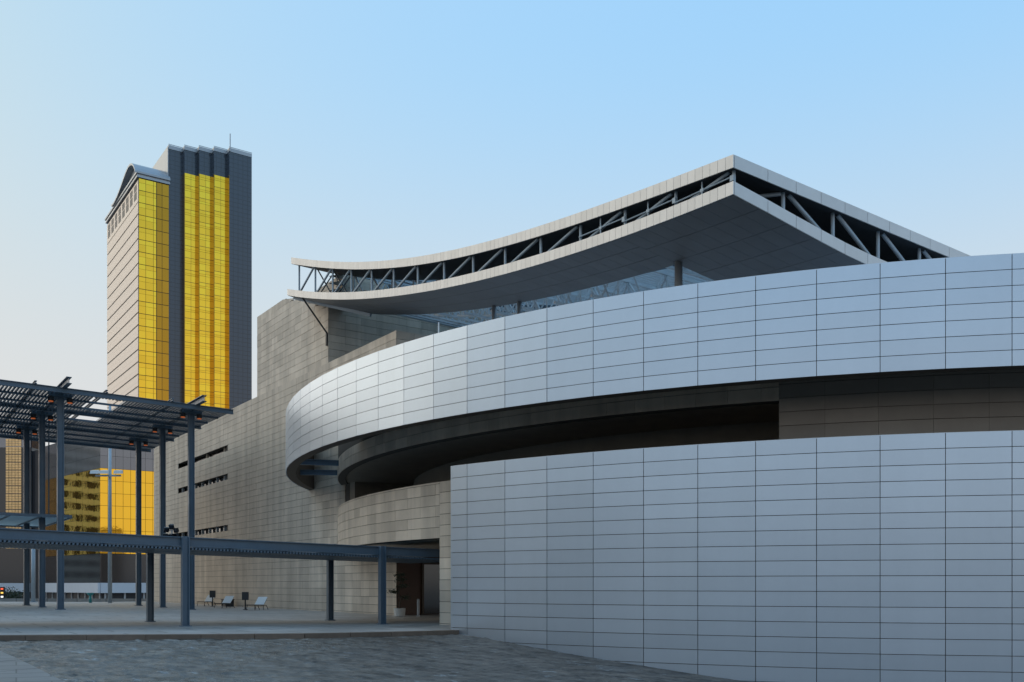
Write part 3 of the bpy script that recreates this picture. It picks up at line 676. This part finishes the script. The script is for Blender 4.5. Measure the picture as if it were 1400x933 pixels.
# ================================================================== LOW PERGOLA (walkway canopy)
lp = thing('walkway_canopy', st(40.2, 11.3, plaza_z(11.3)), 'low blue-grey steel walkway canopy leading to the museum entrance', 'canopy')
def lz(t): return 3.75 + 0.02 * (20.3 - t)
LF, LB = 40.2, 46.1
T0L, T1L = -6.0, 25.4
def up_(v): return Vector((0, 0, v))
for s_ in (LF, LB):
    obj('edge_beam', MB().ibeam(st(s_, T0L, lz(T0L) - .20), st(s_, T1L, lz(T1L) - .20), 0.22, 0.40), 'steel', lp)
for tF, tBk in ((2.9, 2.7), (11.17, 11.22), (20.42, 20.42)):
    for s_, t_, wd in ((LF, tF, 0.30), (LB, tBk, 0.30)):
        m_ = MB(); c = st(s_ - (0.16 if s_ == LF else 0), t_)
        z0 = plaza_z(t_); z1 = lz(t_) + (0.02 if s_ == LF else -.42)
        a = c + up_(z0); b = c + up_(z1)
        # H section column
        for off in (-0.13, 0.13):
            o_ = Vector((QX, QY, 0)) * off
            m_.box((a + b) / 2 + o_, (0.035, 0.28, z1 - z0), ROT_T)
        m_.box((a + b) / 2, (0.224, 0.03, z1 - z0 - .001), ROT_T)
        m_.box(a + up_(0.02), (0.42, 0.42, 0.04), ROT_T)
        obj('column', m_, 'steel', lp)
k = T0L + .2
for t_ in np.arange(T0L + .6, T1L, 2.9): obj('cross_beam', MB().ibeam(st(LF + .12, t_, lz(t_) - .24), st(LB - .12, t_, lz(t_) - .24), 0.12, 0.24), 'steel', lp)
# ribbed deck under the beams: ribs run front to back, their ends show as a dotted edge
m_ = MB().hexa([st(LF - .02, T0L, lz(T0L) - .455), st(LF - .02, T1L, lz(T1L) - .455), st(LB + .1, T1L, lz(T1L) - .455), st(LB + .1, T0L, lz(T0L) - .455)], [st(LF - .02, T0L, lz(T0L) - .44), st(LF - .02, T1L, lz(T1L) - .44), st(LB + .1, T1L, lz(T1L) - .44), st(LB + .1, T0L, lz(T0L) - .44)])
deck = obj('deck', m_, 'steel', lp)
n = 0; t_ = 3.4
while t_ < T1L - 0.1 and n < 300:
    c = st((LF + LB) / 2 - .02, t_, lz(t_) - .495)
    piece('rib', 'steel', c, (LB - LF + 0.16, 0.075, 0.078), ROT_S, deck); t_ += 0.15; n += 1

# ================================================================== HIGH PERGOLA
hp = thing('louvre_pergola', st(72.6, 20.7, 0), 'tall blue-grey steel pergola with louvred slat roof on slim columns', 'pergola')
def hz(t): return 15.4 + 0.02 * (23.4 - t)
HS = [70.9, 79.2, 87.5, 95.8]; CS = [72.6, 80.9, 89.2]; CT = [20.7, 11.55, 2.4]
T0H, T1H = -4.0, 23.4
for s_ in HS: obj('cross_beam', MB().ibeam(st(s_, T0H, hz(T0H) - .18), st(s_, T1H, hz(T1H) - .18), 0.24, 0.36), 'steel', hp)
for t_ in CT: obj('main_beam', MB().ibeam(st(69.2, t_, hz(t_) + .24), st(97.2, t_, hz(t_) + .24), 0.34, 0.46), 'steel', hp)
for t_ in np.arange(T1H - 4.6, T0H, -4.55):
    if min(abs(t_ - c) for c in CT) > 1: obj('secondary_beam', MB().ibeam(st(70.6, t_, hz(t_) + .10), st(96.2, t_, hz(t_) + .10), 0.16, 0.2), 'steel', hp)
for t_ in CT:
    for s_ in CS:
        z0 = plaza_z(t_); z1 = hz(t_) - .35; m_ = MB(); c = st(s_, t_, (z0 + z1) / 2)
        for off in (-0.19, 0.19): m_.box(c + Vector((QX, QY, 0)) * off, (0.05, 0.36, z1 - z0), ROT_T)
        m_.box(c, (0.329, 0.05, z1 - z0 - .002), ROT_T).box(c - up_((z1 - z0) / 2 - .03), (0.6, 0.6, 0.06), ROT_T)
        col_ = obj('column', m_, 'steel', hp)
        obj('head_bracket', MB().box(st(s_, t_, z1 + .16), (1.5, 0.5, 0.34), ROT_T).bar(st(s_, t_ - .7, z1 - .02), st(s_, t_ + .7, z1 - .02), 0.12, 0.1), 'steel', hp)
        for off in (-0.62, 0.62):
            lm_ = obj('downlight', MB().tube(st(s_, t_ + off, z1 - .34), st(s_, t_ + off, z1 - .07), 0.20, 12), 'black_metal', hp)
            obj('lens', MB().tube(st(s_, t_ + off, z1 - .40), st(s_, t_ + off, z1 - .345), 0.165, 12), 'lamp_orange', lm_)
t_ = T0H + .1; n = 0
while t_ < T1H - .05:
    segs = [(71.05, 95.65)]
    if 13.6 < t_ < 15.8: segs = [(71.05, 72.2), (77.6, 79.0), (83.0, 95.65)]
    for a, b in segs:
        m_ = MB(); zz = hz(t_)
        m_.hexa([st(a, t_, zz - .19), st(a, t_ + .135, zz - .19), st(b, t_ + .135, zz - .19), st(b, t_, zz - .19)], [st(a, t_ + .02, zz - .03), st(a, t_ + .155, zz - .03), st(b, t_ + .155, zz - .03), st(b, t_ + .02, zz - .03)])
        obj('slat', m_, 'steel', hp)
    t_ += 0.235
for i in range(3):
    for j in (1, 2):
        s_ = HS[i] + (HS[i + 1] - HS[i]) * j / 3
        obj('purlin', MB().bar(st(s_, T0H, hz(T0H) - .27), st(s_, T1H - .3, hz(T1H) - .27), 0.14, 0.14), 'steel', hp)
# glazed canopy hung between the tall columns
gc = thing('glass_canopy', st(80.9, 11.0, 0), 'blue glazed canopy on steel bars between tall pergola columns', 'canopy')
zc = 7.2
obj('glazing', MB().boxst(78.6, 93.5, -8, 13.3, zc, zc + .03), 'sky_glass', gc)
obj('front_beam', MB().bar(st(78.5, -8, zc), st(78.5, 13.3, zc), 0.15, 0.22), 'steel', gc)
obj('rear_beam', MB().bar(st(93.6, -8, zc), st(93.6, 13.3, zc), 0.15, 0.22), 'steel', gc)
for t_ in np.arange(-8, 13.4, 2.13): obj('glazing_bar', MB().bar(st(78.6, t_, zc - .08), st(93.5, t_, zc - .08), 0.1, 0.12), 'steel', gc)
for s_ in (82, 91.5):
    for t_ in (0.0, 12.2): obj('hanger', MB().tube(st(s_, t_, zc + .02), st(s_, t_, hz(t_) - .01), 0.05, 8), 'steel', gc)

# ================================================================== TOWER
def frame_pt(C, a, b, z=0.0):    # a metres along q (to the right), b metres along d (away) from C
    return Vector((C[0] + a * QX + b * DX, C[1] + a * QY + b * DY, z))
class TB_(MB):
    C = None
    def bx(s, a0, a1, b0, b1, z0, z1):
        p = lambda a, b, z: frame_pt(s.C, a, b, z)
        return s.hexa([p(a0, b0, z0), p(a1, b0, z0), p(a1, b1, z0), p(a0, b1, z0)], [p(a0, b0, z1), p(a1, b0, z1), p(a1, b1, z1), p(a0, b1, z1)])
def tmb(C):
    m_ = TB_(); m_.C = C; return m_
ZT = 240.0; C0 = ((188.7 - 700) / F * ZT, ZT)
tw = thing('office_tower', (C0[0], C0[1], -4.2), 'tall office tower with gold and navy glass and wave-shaped roof', 'tower')
ZK = ZT / F                     # metres per pixel at the near corner
def zt(y, k=1.0): return EYE + (800 - y) * ZK * k
FL = 16.85 * ZK                 # storey height
ztop = zt(243)
nfl = 30
PB = []
DEP = 37.3
core = tmb(C0).bx(0.15, 12, 0.15, DEP, -4.2, ztop)
cw_ = obj('main_block', core, 'mullion', tw)
# a positions along q where image columns fall
def a_at(x, b=0.0):
    u = (x - 700) / F; X, Y = C0[0] + b * DX, C0[1] + b * DY
    return (u * Y - X) / (QX - u * QY)
aY, aO = a_at(213.8), a_at(229.5)
# floors from the top down: gold panes, olive recess panes, beige side panels
for i in range(nfl):
    z1 = ztop - i * FL; z0 = z1 - FL
    if i == 0: z1 = ztop
    if z0 < -2: break
    top_window_floor = i < 2
    zsub = [(z0 + 0.10, z0 + FL * 0.62), (z0 + FL * 0.62 + .05, z1 - 0.05)]
    e = [0.2, aY * 0.42, aY * 0.84, aY]
    for a, b in zip(e, e[1:]):
        if z1 > 30:
            for (p, r) in zsub: obj('gold_pane', tmb(C0).bx(a + .04, b - .04, 0.05, 0.14, p, r), 'gold_glass', cw_)
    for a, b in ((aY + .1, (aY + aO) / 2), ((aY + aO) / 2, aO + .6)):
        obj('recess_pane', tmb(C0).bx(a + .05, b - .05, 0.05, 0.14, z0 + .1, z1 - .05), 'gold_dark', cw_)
    if i >= 1.9:
        obj('side_panel', tmb(C0).bx(0.02, 0.14, 0.12, DEP - .1, z0 + .38, z1), 'beige_grid', cw_)
# belvedere windows under the roof on the side wall
zw1, zw0 = ztop - 0.6, ztop - 2 * FL + .25
obj('side_panel', tmb(C0).bx(0.02, 0.14, 0.12, DEP - .1, zw0, zw1), 'beige', cw_)
for k in range(8):
    b0 = 1.6 + k * 4.5
    obj('window', tmb(C0).bx(-0.02, 0.10, b0, b0 + 2.7, zw0 + 1.2, zw0 + 3.1), 'mullion', cw_)
    obj('window', tmb(C0).bx(-0.02, 0.10, b0, b0 + 2.7, zw0 + 3.4, zw0 + 5.0), 'mullion', cw_)
# cornice
obj('cornice', tmb(C0).bx(-.35, aO + .5, -.35, DEP + .3, ztop + .05, ztop + .55).bx(-.2, aO + .4, -.2, DEP + .2, ztop + .56, ztop + .95).bx(-.5, aO + .5, -.5, DEP + .6, ztop + .96, ztop + 1.45), 'grey_metal', tw)
# wave roof, profile along b
prof = [(-0.6, 1.5), (0.2, 2.5), (1.5, 3.7), (3.0, 4.6), (5.0, 5.2), (7.0, 5.35), (9.5, 5.0), (12.5, 4.2), (16, 3.1), (20, 2.15), (24, 1.65), (26.5, 1.75), (27.5, 2.0)]
wr_ = MB(); V = []
for b, h in prof:
    for a in (-.9, aO + .5):
        for dz in (0, -.5): V.append(frame_pt(C0, a, b, ztop + h + dz))
Fc = []
for i in range(len(prof) - 1):
    o = 4 * i; p = o + 4; Fc += [(o, p, p + 2, o + 2), (o + 1, o + 3, p + 3, p + 1), (o, o + 1, p + 1, p), (o + 2, p + 2, p + 3, o + 3)]
Fc += [(0, 2, 3, 1), (4 * len(prof) - 4, 4 * len(prof) - 3, 4 * len(prof) - 1, 4 * len(prof) - 2)]
wr_.add(V, Fc); obj('wave_roof', wr_, 'grey_metal', tw)
V = [frame_pt(C0, .5, b, ztop + h - .5) for b, h in prof[:-2]] + [frame_pt(C0, .5, prof[-3][0], ztop + 1.4), frame_pt(C0, .5, 0.1, ztop + 1.4)]
obj('roof_gable', MB().add(V + [v + Vector((QX, QY, 0)) * .2 for v in V], [tuple(range(len(V))), tuple(range(2 * len(V) - 1, len(V) - 1, -1))] + [(k, (k + 1) % len(V), len(V) + (k + 1) % len(V), len(V) + k) for k in range(len(V))]), 'grey_metal', tw)
# stepped slab: five bays, each one forward of the last
xs = [230.8, 252.4, 272.3, 292.8, 313.6, 344.2]; STEP = 1.9
b_ = 0.0; aL = a_at(xs[0]); ztw = zt(200, 1.012)
for i in range(5):
    a0_ = a_at(xs[i], b_); a1_ = a_at(xs[i + 1], b_ - (STEP if i < 4 else 0)) if i < 4 else a_at(xs[5], b_)
    if i: a0_ = prev
    prev = a1_
    bay = obj('bay', tmb(C0).bx(a0_, a1_ - .002, b_, 24, -4.2, ztw), 'navy_grid', tw)
    obj('parapet', tmb(C0).bx(a0_ - .1, a1_ + .0, b_ - .12, 24.1, ztw + .02, ztw + 1.0).bx(a0_ - .1, a1_ + .0, b_ - .1, b_, ztw + 1.15, ztw + 1.3), 'grey_metal', bay)
    if 1 <= i <= 3:
        z1 = ztw - 6.0 - (0.1 * i); wd = a1_ - a0_
        f_ = 0
        while z1 > 34:
            z0 = z1 - FL
            for (p, r) in ((z0 + .08, z0 + FL * .55), (z0 + FL * .55 + .06, z0 + FL * .72), (z0 + FL * .72 + .05, z1 - .03)):
                for (c0, c1) in ((0.015, 0.49), (0.51, 0.985)):
                    obj('gold_pane', tmb(C0).bx(a0_ + wd * c0, a0_ + wd * c1, b_ - .10, b_ - .01, p, r), 'gold_glass', bay)
            z1 = z0; f_ += 1
        obj('step_glass', tmb(C0).bx(a0_ - .06, a0_ - .003, b_ + .05, b_ + STEP - .05, 30, ztw - 6.1), 'gold_dark', bay)
    if i == 4: obj('step_glass', tmb(C0).bx(a0_ - .06, a0_ - .003, b_ + .05, b_ + STEP - .05, 30, ztw - 6.1), 'gold_dark', bay)
    b_ -= STEP
obj('slab_side', tmb(C0).bx(aL - .25, aL - .05, 0.1, 23, ztop + 1.5, ztw + .6), 'grey_metal', tw)
obj('mast', MB().tube(frame_pt(C0, a_at(314, b_ + STEP), -8, ztw), frame_pt(C0, a_at(314, b_ + STEP), -8, ztw + 4.6), 0.14, 6), 'grey_metal', tw)

# ================================================================== MIRRORED PODIUM BUILDING
ZP = 180.0
def pp(x, z_dist=ZP): return Vector(((x - 700) / F * z_dist, z_dist, 0))
c0 = pp(137)
ratio = ZP / F
def pzz(y): return EYE + (800 - y) * ratio
pod = thing('podium_building', (c0.x, c0.y, -4.2), 'mirrored gold and black glass building with white band above its entrance', 'building')
dirC = Vector((QX, QY, 0)); dirB = Vector((-0.712, 0.702, 0)); nC = Vector((DX, DY, 0)); nB = Vector((0.702, 0.712, 0))   # n point inwards
zb0, zb1, zb2, zb3, zb4 = -4.2, pzz(811), pzz(797), pzz(757), pzz(640)
ztopP = pzz(586)
endB = c0 + dirB * 30; endC = c0 + dirC * 42
dirA = Vector((-1, 0, 0)); sA = endB + Vector((-6, 6, 0))
outline = [c0, endC, endC + nC * 20, c0 + nC * 30 + dirB * 20, sA + Vector((-13, 30, 0)), sA + Vector((-13, 0, 0)), sA, endB]
core = MB().prism([(p.x, p.y) for p in [c0 + (nC + nB) * .4, endC + nC * .4, outline[2], outline[3], outline[4], outline[5] + Vector((0, .5, 0)), sA + Vector((.3, .5, 0)), endB + nB * .4]], zb0, ztopP - .4)
pc = obj('core', core, 'mullion', pod)
def face_panel(name, m_, org, dr, nin, a0, a1, z0, z1, parent, th=.12, off=0.0, jit=0.0):
    p = org + dr * a0 + nin * off; r = org + dr * a1 + nin * off; j = Vector((0, 0, 0))
    q1 = p + nin * th; q2 = r + nin * th
    return obj(name, MB().hexa([p + up_(z0), r + up_(z0), q2 + up_(z0), q1 + up_(z0)], [p + up_(z1), r + up_(z1), q2 + up_(z1), q1 + up_(z1)]), m_, parent)
for (org, dr, nin, L_, cw2) in ((c0, dirC, nC, 42, 1.4), (c0, dirB, nB, 30, 3.0)):
    nc = int(L_ / cw2)
    if dr is dirC: nc = 14
    zr = zb4
    rows = []
    while zr > zb3 + .5: rows.append((max(zr - 2.42, zb3), zr)); zr -= 2.42
    for c in range(nc):
        for (z0, z1) in rows:
            far = dr is dirB and c > 6
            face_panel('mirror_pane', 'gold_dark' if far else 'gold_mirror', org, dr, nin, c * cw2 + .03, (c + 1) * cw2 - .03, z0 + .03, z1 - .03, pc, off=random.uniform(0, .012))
    zr = zb4
    while zr < ztopP - 1:
        for c in range(nc): face_panel('grey_pane', 'grey_glass', org, dr, nin, c * cw2 + .02, (c + 1) * cw2 - .02, zr + .02, min(zr + 2.45, ztopP) - .02, pc)
        zr += 2.45
    face_panel('black_glass_wall', 'black_glass', org, dr, nin, 0.0, L_, zb2, zb3 - .03, pod, off=.05)
    face_panel('white_band', 'white_wall', org, dr, nin, 0.0 if dr is dirC else -.4, L_, zb1, zb2 - .02, pod, off=-.6, th=.5)
    face_panel('entrance_glass', 'black_glass', org, dr, nin, 0.2, L_, zb0, zb1, pod, off=.9)
    for c in range(0, 10): face_panel('entrance_column', 'grey_metal', org, dr, nin, c * 3.6 + .8, c * 3.6 + 1.15, zb0, zb1, pod, th=.4, off=.2)
# wing to the left: dark glass with a gold strip
pza = lambda y: EYE + (800 - y) * sA.y / F
wl = face_panel('wing_wall', 'black_glass', sA, dirA, Vector((0, 1, 0)), 0, 13, zb2, pza(612), pod)
face_panel('wing_top', 'grey_glass', sA, dirA, Vector((0, 1, 0)), 0, 13, pza(612) + .02, pza(584), pod, th=6)
face_panel('white_band', 'white_wall', sA, dirA, Vector((0, 1, 0)), 0, 13, zb1, zb2 - .02, pod, off=-.6, th=.5)
face_panel('entrance_glass', 'black_glass', sA, dirA, Vector((0, 1, 0)), 0, 13, zb0, zb1, pod, off=.9)
yA = sA.y
gx0, gx1 = (8 - 700) / F * yA, (29.5 - 700) / F * yA
gz0, gz1 = EYE + (800 - 751) * yA / F, EYE + (800 - 600) * yA / F
nr, ncl = 28, 5
for r in range(14):
    for c in range(ncl):
        xa = gx0 + (gx1 - gx0) * c / ncl; xb = gx0 + (gx1 - gx0) * (c + 1) / ncl
        za = gz0 + (gz1 - gz0) * r / 14; zb_ = gz0 + (gz1 - gz0) * (r + 1) / 14
        for h in range(3):
            z0 = za + .12 + (zb_ - za - .12) * h / 3; z1 = za + .12 + (zb_ - za - .12) * (h + 1) / 3 - .07
            obj('strip_pane', MB().hexa([Vector((xa + .05, yA - .1, z0)), Vector((xb - .05, yA - .1, z0)), Vector((xb - .05, yA - .01, z0)), Vector((xa + .05, yA - .01, z0))], [Vector((xa + .05, yA - .1, z1)), Vector((xb - .05, yA - .1, z1)), Vector((xb - .05, yA - .01, z1)), Vector((xa + .05, yA - .01, z1))]), 'gold_strip' if 'gold_strip' in MATS else 'beige', wl)

# unseen city blocks added only for reflections: banding in gold panels, darkening in silver ones
def city_block(x, y, w_, d_, h, rz, label, wall, glass='apart_glass', fh=3.3):
    ax = thing('added_block', (x, y, -4.2), label, 'building', 'added blocks outside the frame')
    obj('core', MB().box((x, y, h / 2 - 4.2), (w_, d_, h), rz), glass, ax)
    k = 0
    while k * fh < h - 1:
        obj('balcony_band', MB().box((x, y, -3.4 + k * fh), (w_ + 1.4, d_ + 1.4, 1.45), rz), wall, ax); k += 1
    for sx_ in np.arange(-w_ / 2 + 2, w_ / 2, 4.6):
        M_ = Matrix.Rotation(rz, 3, 'Z'); c_ = Vector((x, y, 0)) + M_ @ Vector((sx_ + random.uniform(-.8, .8), 0, 0)); obj('pier', MB().box((c_.x, c_.y, h / 2 - 4.4), (random.uniform(.8, 1.8), d_ + 1.1, h - .5), rz), wall, ax)
    obj('roof_house', MB().box((x, y, h - 4.2 + 1.6), (w_ * .4, d_ * .5, 3.2), rz), wall, ax)
city_block(-175, 232, 34, 16, 48, rad(25), 'cream banded apartment block mirrored in the gold glass building', 'apart_wall')
city_block(-95, 78, 26, 30, 24, rad(35), 'grey banded block added out of frame on the low side of the plaza', 'apart_grey')
city_block(-104, 30, 26, 34, 30, rad(12), 'tall grey banded block added out of frame to darken the silver wall reflection', 'apart_grey')
city_block(-98, -22, 24, 36, 22, rad(-5), 'brown banded block added out of frame beside the tall grey one', 'apart_brown')
city_block(-26, -86, 50, 20, 12, rad(8), 'low grey banded block added behind the viewpoint to darken the silver wall reflection', 'apart_grey')
city_block(36, -92, 46, 22, 10, rad(-10), 'long low brown banded block added behind the viewpoint to darken the silver wall reflection', 'apart_brown')
city_block(-72, -66, 40, 22, 17, rad(30), 'low cream block added out of frame behind the cascade', 'apart_wall')

# ================================================================== SMALL THINGS ON THE PLAZA
def bench(s_, t_, rz, label):
    o = st(s_, t_, plaza_z(t_)); b = thing('bench', o, label, 'bench', 'white reclined benches by the stone wall')
    M = Matrix.Rotation(rz, 3, 'Z'); P = lambda x, y, z: o + M @ Vector((x, y, z))
    # backrest: reclined panel of slats, seat: low slat tray
    def sl(name, p0, p1, wd, th, m):
        obj(name, MB().bar(p0, p1, wd, th), m, b)
    for k in range(5):
        y = -0.36 + 0.18 * k
        sl('back_slat', P(0.02, y, 0.40), P(0.46, y, 0.98), 0.165, 0.03, 'white_paint')
    for k in range(5):
        y = -0.36 + 0.18 * k
        sl('seat_slat', P(-0.85, y, 0.40), P(0.02, y, 0.385), 0.15, 0.03, 'black_metal')
    for y in (-0.42, 0.42):
        obj('side_frame', MB().tube(P(-0.95, y, 0.38), P(0.35, y, 0.34), 0.025, 8).tube(P(0.0, y, 0.34), P(0.44, y, 0.92), 0.022, 8), 'black_metal', b)
        obj('leg', MB().tube(P(-0.92, y, 0), P(-0.80, y, 0.38), 0.022, 8), 'black_metal', b)
        obj('leg', MB().tube(P(0.02, y, 0), P(0.0, y, 0.36), 0.022, 8), 'black_metal', b)
        obj('leg', MB().tube(P(0.55, y, 0), P(0.33, y, 0.36), 0.022, 8), 'black_metal', b)
BR = math.pi + 0.30
bench(84.5, 25.6, rad(64), 'white reclined bench half hidden behind a tall pergola column by the stone wall')
bench(76.2, 24.55, rad(64), 'white reclined bench between the dark planter box and the square black sign')
bench(69.0, 24.75, rad(64), 'white reclined bench beside the black sign that stands away from the planter box')
def sign(s_, t_, label, h):
    o = st(s_, t_, plaza_z(t_)); b = thing('sign_post', o, label, 'sign', 'black square signs by the benches')
    obj('post', MB().box(o + up_(h * .4), (0.09, 0.09, h * .8), ROT_T), 'black_metal', b)
    obj('board', MB().box(o + up_(h - .30), (0.50, 0.10, 0.62), 0.1), 'black_metal', b)
    obj('foot', MB().box(o + up_(.02), (0.3, 0.3, 0.04), ROT_T), 'black_metal', b)
sign(69.9, 24.0, 'square black sign on a post standing away from the planter box', 1.35)
sign(81.9, 25.2, 'square black sign on a post beside the planter box', 1.40)
pb = solo('planter_box', MB().box(st(81.5, 26.4, .30), (1.3, 0.7, 0.60), ROT_S).box(st(81.5, 26.4, .63), (1.4, 0.8, 0.06), ROT_S), 'black_metal', st(81.5, 26.4, 0), 'low black planter box against the stone wall', 'planter')

def potted(o, label, h, seedn):
    rnd = random.Random(seedn)
    b = thing('potted_tree', o, label, 'plant')
    pr = [(0.27, 0), (0.32, .04), (0.36, .46), (0.37, .5), (0.31, .5), (0.30, .42)]
    m_ = MB(); n = 20
    for (ra, za), (rb_, zb_) in zip(pr, pr[1:]):
        V = [o + Vector((ra * math.cos(2 * math.pi * k / n), ra * math.sin(2 * math.pi * k / n), za)) for k in range(n)] + [o + Vector((rb_ * math.cos(2 * math.pi * k / n), rb_ * math.sin(2 * math.pi * k / n), zb_)) for k in range(n)]
        m_.add(V, [(k, (k + 1) % n, n + (k + 1) % n, n + k) for k in range(n)])
    obj('pot', m_, 'pot', b, smooth=True)
    obj('soil', MB().tube(o + up_(.38), o + up_(.43), .30, 18), 'bark', b)
    tr_ = MB(); pts = [o + up_(.4)]
    for k in range(6): pts.append(o + Vector((0.09 * math.sin(k * 1.9), 0.07 * math.cos(k * 1.4), .4 + (h - .4) * (k + 1) / 6)))
    for i, (a, c) in enumerate(zip(pts, pts[1:])): tr_.tube(a, c, .045 - i * .005, 8, .040 - i * .005)
    lf = MB()
    for i, p in enumerate(pts[2:]):
        ang = i * 2.4 + 0.8; cl = p + Vector((math.cos(ang) * .32, math.sin(ang) * .32, .05)); tr_.tube(p, cl, .022, 6)
        for _ in range(150):
            v = Vector((rnd.gauss(0, .17), rnd.gauss(0, .17), rnd.gauss(0, .06))) + (cl if i < len(pts) - 3 else p)
            x = Vector((rnd.gauss(0, 1), rnd.gauss(0, 1), rnd.gauss(0, .5))).normalized() * .05; y = x.cross(Vector((rnd.gauss(0, 1), rnd.gauss(0, 1), rnd.gauss(0, 1)))).normalized() * .03
            lf.add([v - x, v + y, v + x, v - y], [(0, 1, 2, 3)])
    obj('trunk', tr_, 'bark', b); obj('foliage', lf, 'leaf', b, kind='stuff')
potted(st(49.4, 26.35, 0), 'tiered dark green tree in a round white pot at the stone wall corner', 2.5, 3)
potted(st(45.8, 28.35, 0), 'tiered dark tree partly hidden behind the entrance jamb', 3.2, 5)
bo = st(49.0, 27.4, 0)
b = thing('bollard', bo, 'slim pale metal bollard beside the white pot', 'bollard')
obj('shaft', MB().tube(bo, bo + up_(1.02), .075, 14), 'grey_metal', b); obj('cap', MB().tube(bo + up_(1.022), bo + up_(1.06), .085, 14, .06), 'grey_metal', b); obj('foot', MB().tube(bo, bo + up_(.03), .12, 14), 'grey_metal', b)

# floodlight cluster on the walkway canopy
fo = st(LB - .3, 12.15, lz(12.15))
fl = thing('floodlight_cluster', fo, 'cluster of black floodlights on top of the walkway canopy', 'floodlight')
obj('base_plate', MB().box(fo + up_(.02), (0.5, 0.4, 0.04), ROT_T), 'black_metal', fl)
obj('stand', MB().tube(fo + up_(.04), fo + up_(.8), .035, 8).bar(fo + up_(.3) - Vector((.28, 0, 0)), fo + up_(.34) + Vector((.28, 0, 0)), .05).bar(fo + up_(.6) - Vector((.26, 0, 0)), fo + up_(.63) + Vector((.26, 0, 0)), .05), 'grey_metal', fl)
FS = .62
for (x, z, rz, tl) in ((-.42, .42, .4, .5), (.02, .40, -.3, .7), (.42, .44, -.7, .5), (-.36, .80, .6, .6), (.06, .98, .1, .7), (.40, .76, -.5, .4)):
    c = fo + Vector((x * FS, -.12, z * .8)); M = Matrix.Rotation(rz, 3, 'Z') @ Matrix.Rotation(tl, 3, 'X')
    P = lambda a, bb, d: c + M @ (Vector((a, bb, d)) * .72)
    hd = obj('lamp_head', MB().hexa([P(-.17, -.08, -.17), P(.17, -.08, -.17), P(.12, .12, -.12), P(-.12, .12, -.12)], [P(-.17, -.08, .17), P(.17, -.08, .17), P(.12, .12, .12), P(-.12, .12, .12)]), 'black_metal', fl)
    obj('lens', MB().hexa([P(-.145, -.095, -.145), P(.145, -.095, -.145), P(.145, -.083, -.145), P(-.145, -.083, -.145)], [P(-.145, -.095, .145), P(.145, -.095, .145), P(.145, -.083, .145), P(-.145, -.083, .145)]), 'black_glass', hd)

# lamp post with cross arm
lo = st(106.0, 21.6, plaza_z(21.6))
lo = Vector(((150.3 - 700) / F * 99, 99, 0.0)); lo.z = plaza_z(tcoord(lo))
lmp = thing('lamp_post', lo, 'tall slim grey lamp post with three floodlights on a cross arm', 'lamp post')
obj('pole', MB().tube(lo, lo + up_(21), .22, 12, .14), 'steel_light', lmp, smooth=True)
za = EYE + (800 - 651) * 99 / F
obj('cross_arm', MB().bar(Vector((lo.x - 1.4, lo.y - .3, za)), Vector((lo.x + 1.3, lo.y - .3, za)), .18), 'steel_light', lmp)
for dx in (-1.35, -.35, 1.15):
    c = Vector((lo.x + dx, lo.y - .5, za + .35))
    obj('lamp_head', MB().hexa([c + Vector((-.45, -.3, -.2)), c + Vector((.45, -.3, -.2)), c + Vector((.35, .3, -.1)), c + Vector((-.35, .3, -.1))], [c + Vector((-.4, -.25, .15)), c + Vector((.4, -.25, .15)), c + Vector((.3, .3, .25)), c + Vector((-.3, .3, .25))]), 'white_paint', lmp)
p2 = Vector(((45.5 - 700) / F * 97, 97, 0)); p2.z = plaza_z(tcoord(p2))
l2 = thing('steel_post', p2, 'slim pale blue post behind the glass canopy', 'post')
obj('shaft', MB().tube(p2, p2 + up_(6.4), .2, 12), 'steel_light', l2, smooth=True); obj('foot', MB().tube(p2, p2 + up_(.08), .34, 12), 'steel_light', l2)

# street-level things beyond the plaza edge
k_ = at(3.5, 823, 118); k_.z = -4.2
kk = thing('street_signal', k_, 'lit red and amber signal box by the far street', 'signal')
obj('pole', MB().tube(k_, k_ + up_(4.2), .12, 8), 'black_metal', kk); zb_ = EYE + (800 - 822) * 118 / F
obj('housing', MB().box(k_ + up_(4.2 + .9), (0.5, 0.3, 1.5), 0), 'black_metal', kk)
for h, mm in ((1.4, 'lamp_red'), (0.9, 'lamp_amber'), (0.4, 'lamp_white')): obj('lens', MB().box(k_ + Vector((0.02, -.17, 4.2 + h)), (0.3, 0.03, 0.2), 0), mm, kk)
c = at(16, 823, 119); c.z = -4.2
sh = thing('street_shrub', c, 'leafy green shrub beside the lit signal box', 'shrub')
obj('stem', MB().tube(c, c + up_(3.8), .12, 8, .05), 'bark', sh); lf = MB(); rnd = random.Random(2)
for _ in range(900):
    v = c + Vector((rnd.gauss(0, .55), rnd.gauss(0, .5), 4.6 + rnd.gauss(0, .45))); x = Vector((rnd.gauss(0, 1), rnd.gauss(0, 1), rnd.gauss(0, 1))).normalized() * .12; y = x.cross(Vector((rnd.gauss(0, 1), rnd.gauss(0, 1), rnd.gauss(0, 1)))).normalized() * .07
    lf.add([v - x, v + y, v + x, v - y], [(0, 1, 2, 3)])
obj('foliage', lf, 'leaf', sh, kind='stuff')
c = at(123, 823, 108); c.z = -0.02
c = Vector(((123.5 - 700) / F * 104, 104, 0)); c.z = plaza_z(tcoord(c)) if scoord(c) < back else -4.2
if scoord(c) >= back: c = Vector(((123.5 - 700) / F * 98, 98, 0)); c.z = plaza_z(tcoord(c))
tv = thing('drinking_fountain', c, 'small turquoise pedestal standing alone at the far plaza edge', 'fountain')
obj('pedestal', MB().tube(c, c + up_(.75), .16, 12, .13), 'turquoise', tv, smooth=True); obj('bowl', MB().tube(c + up_(.755), c + up_(1.05), .18, 14, .42), 'turquoise', tv, smooth=True)
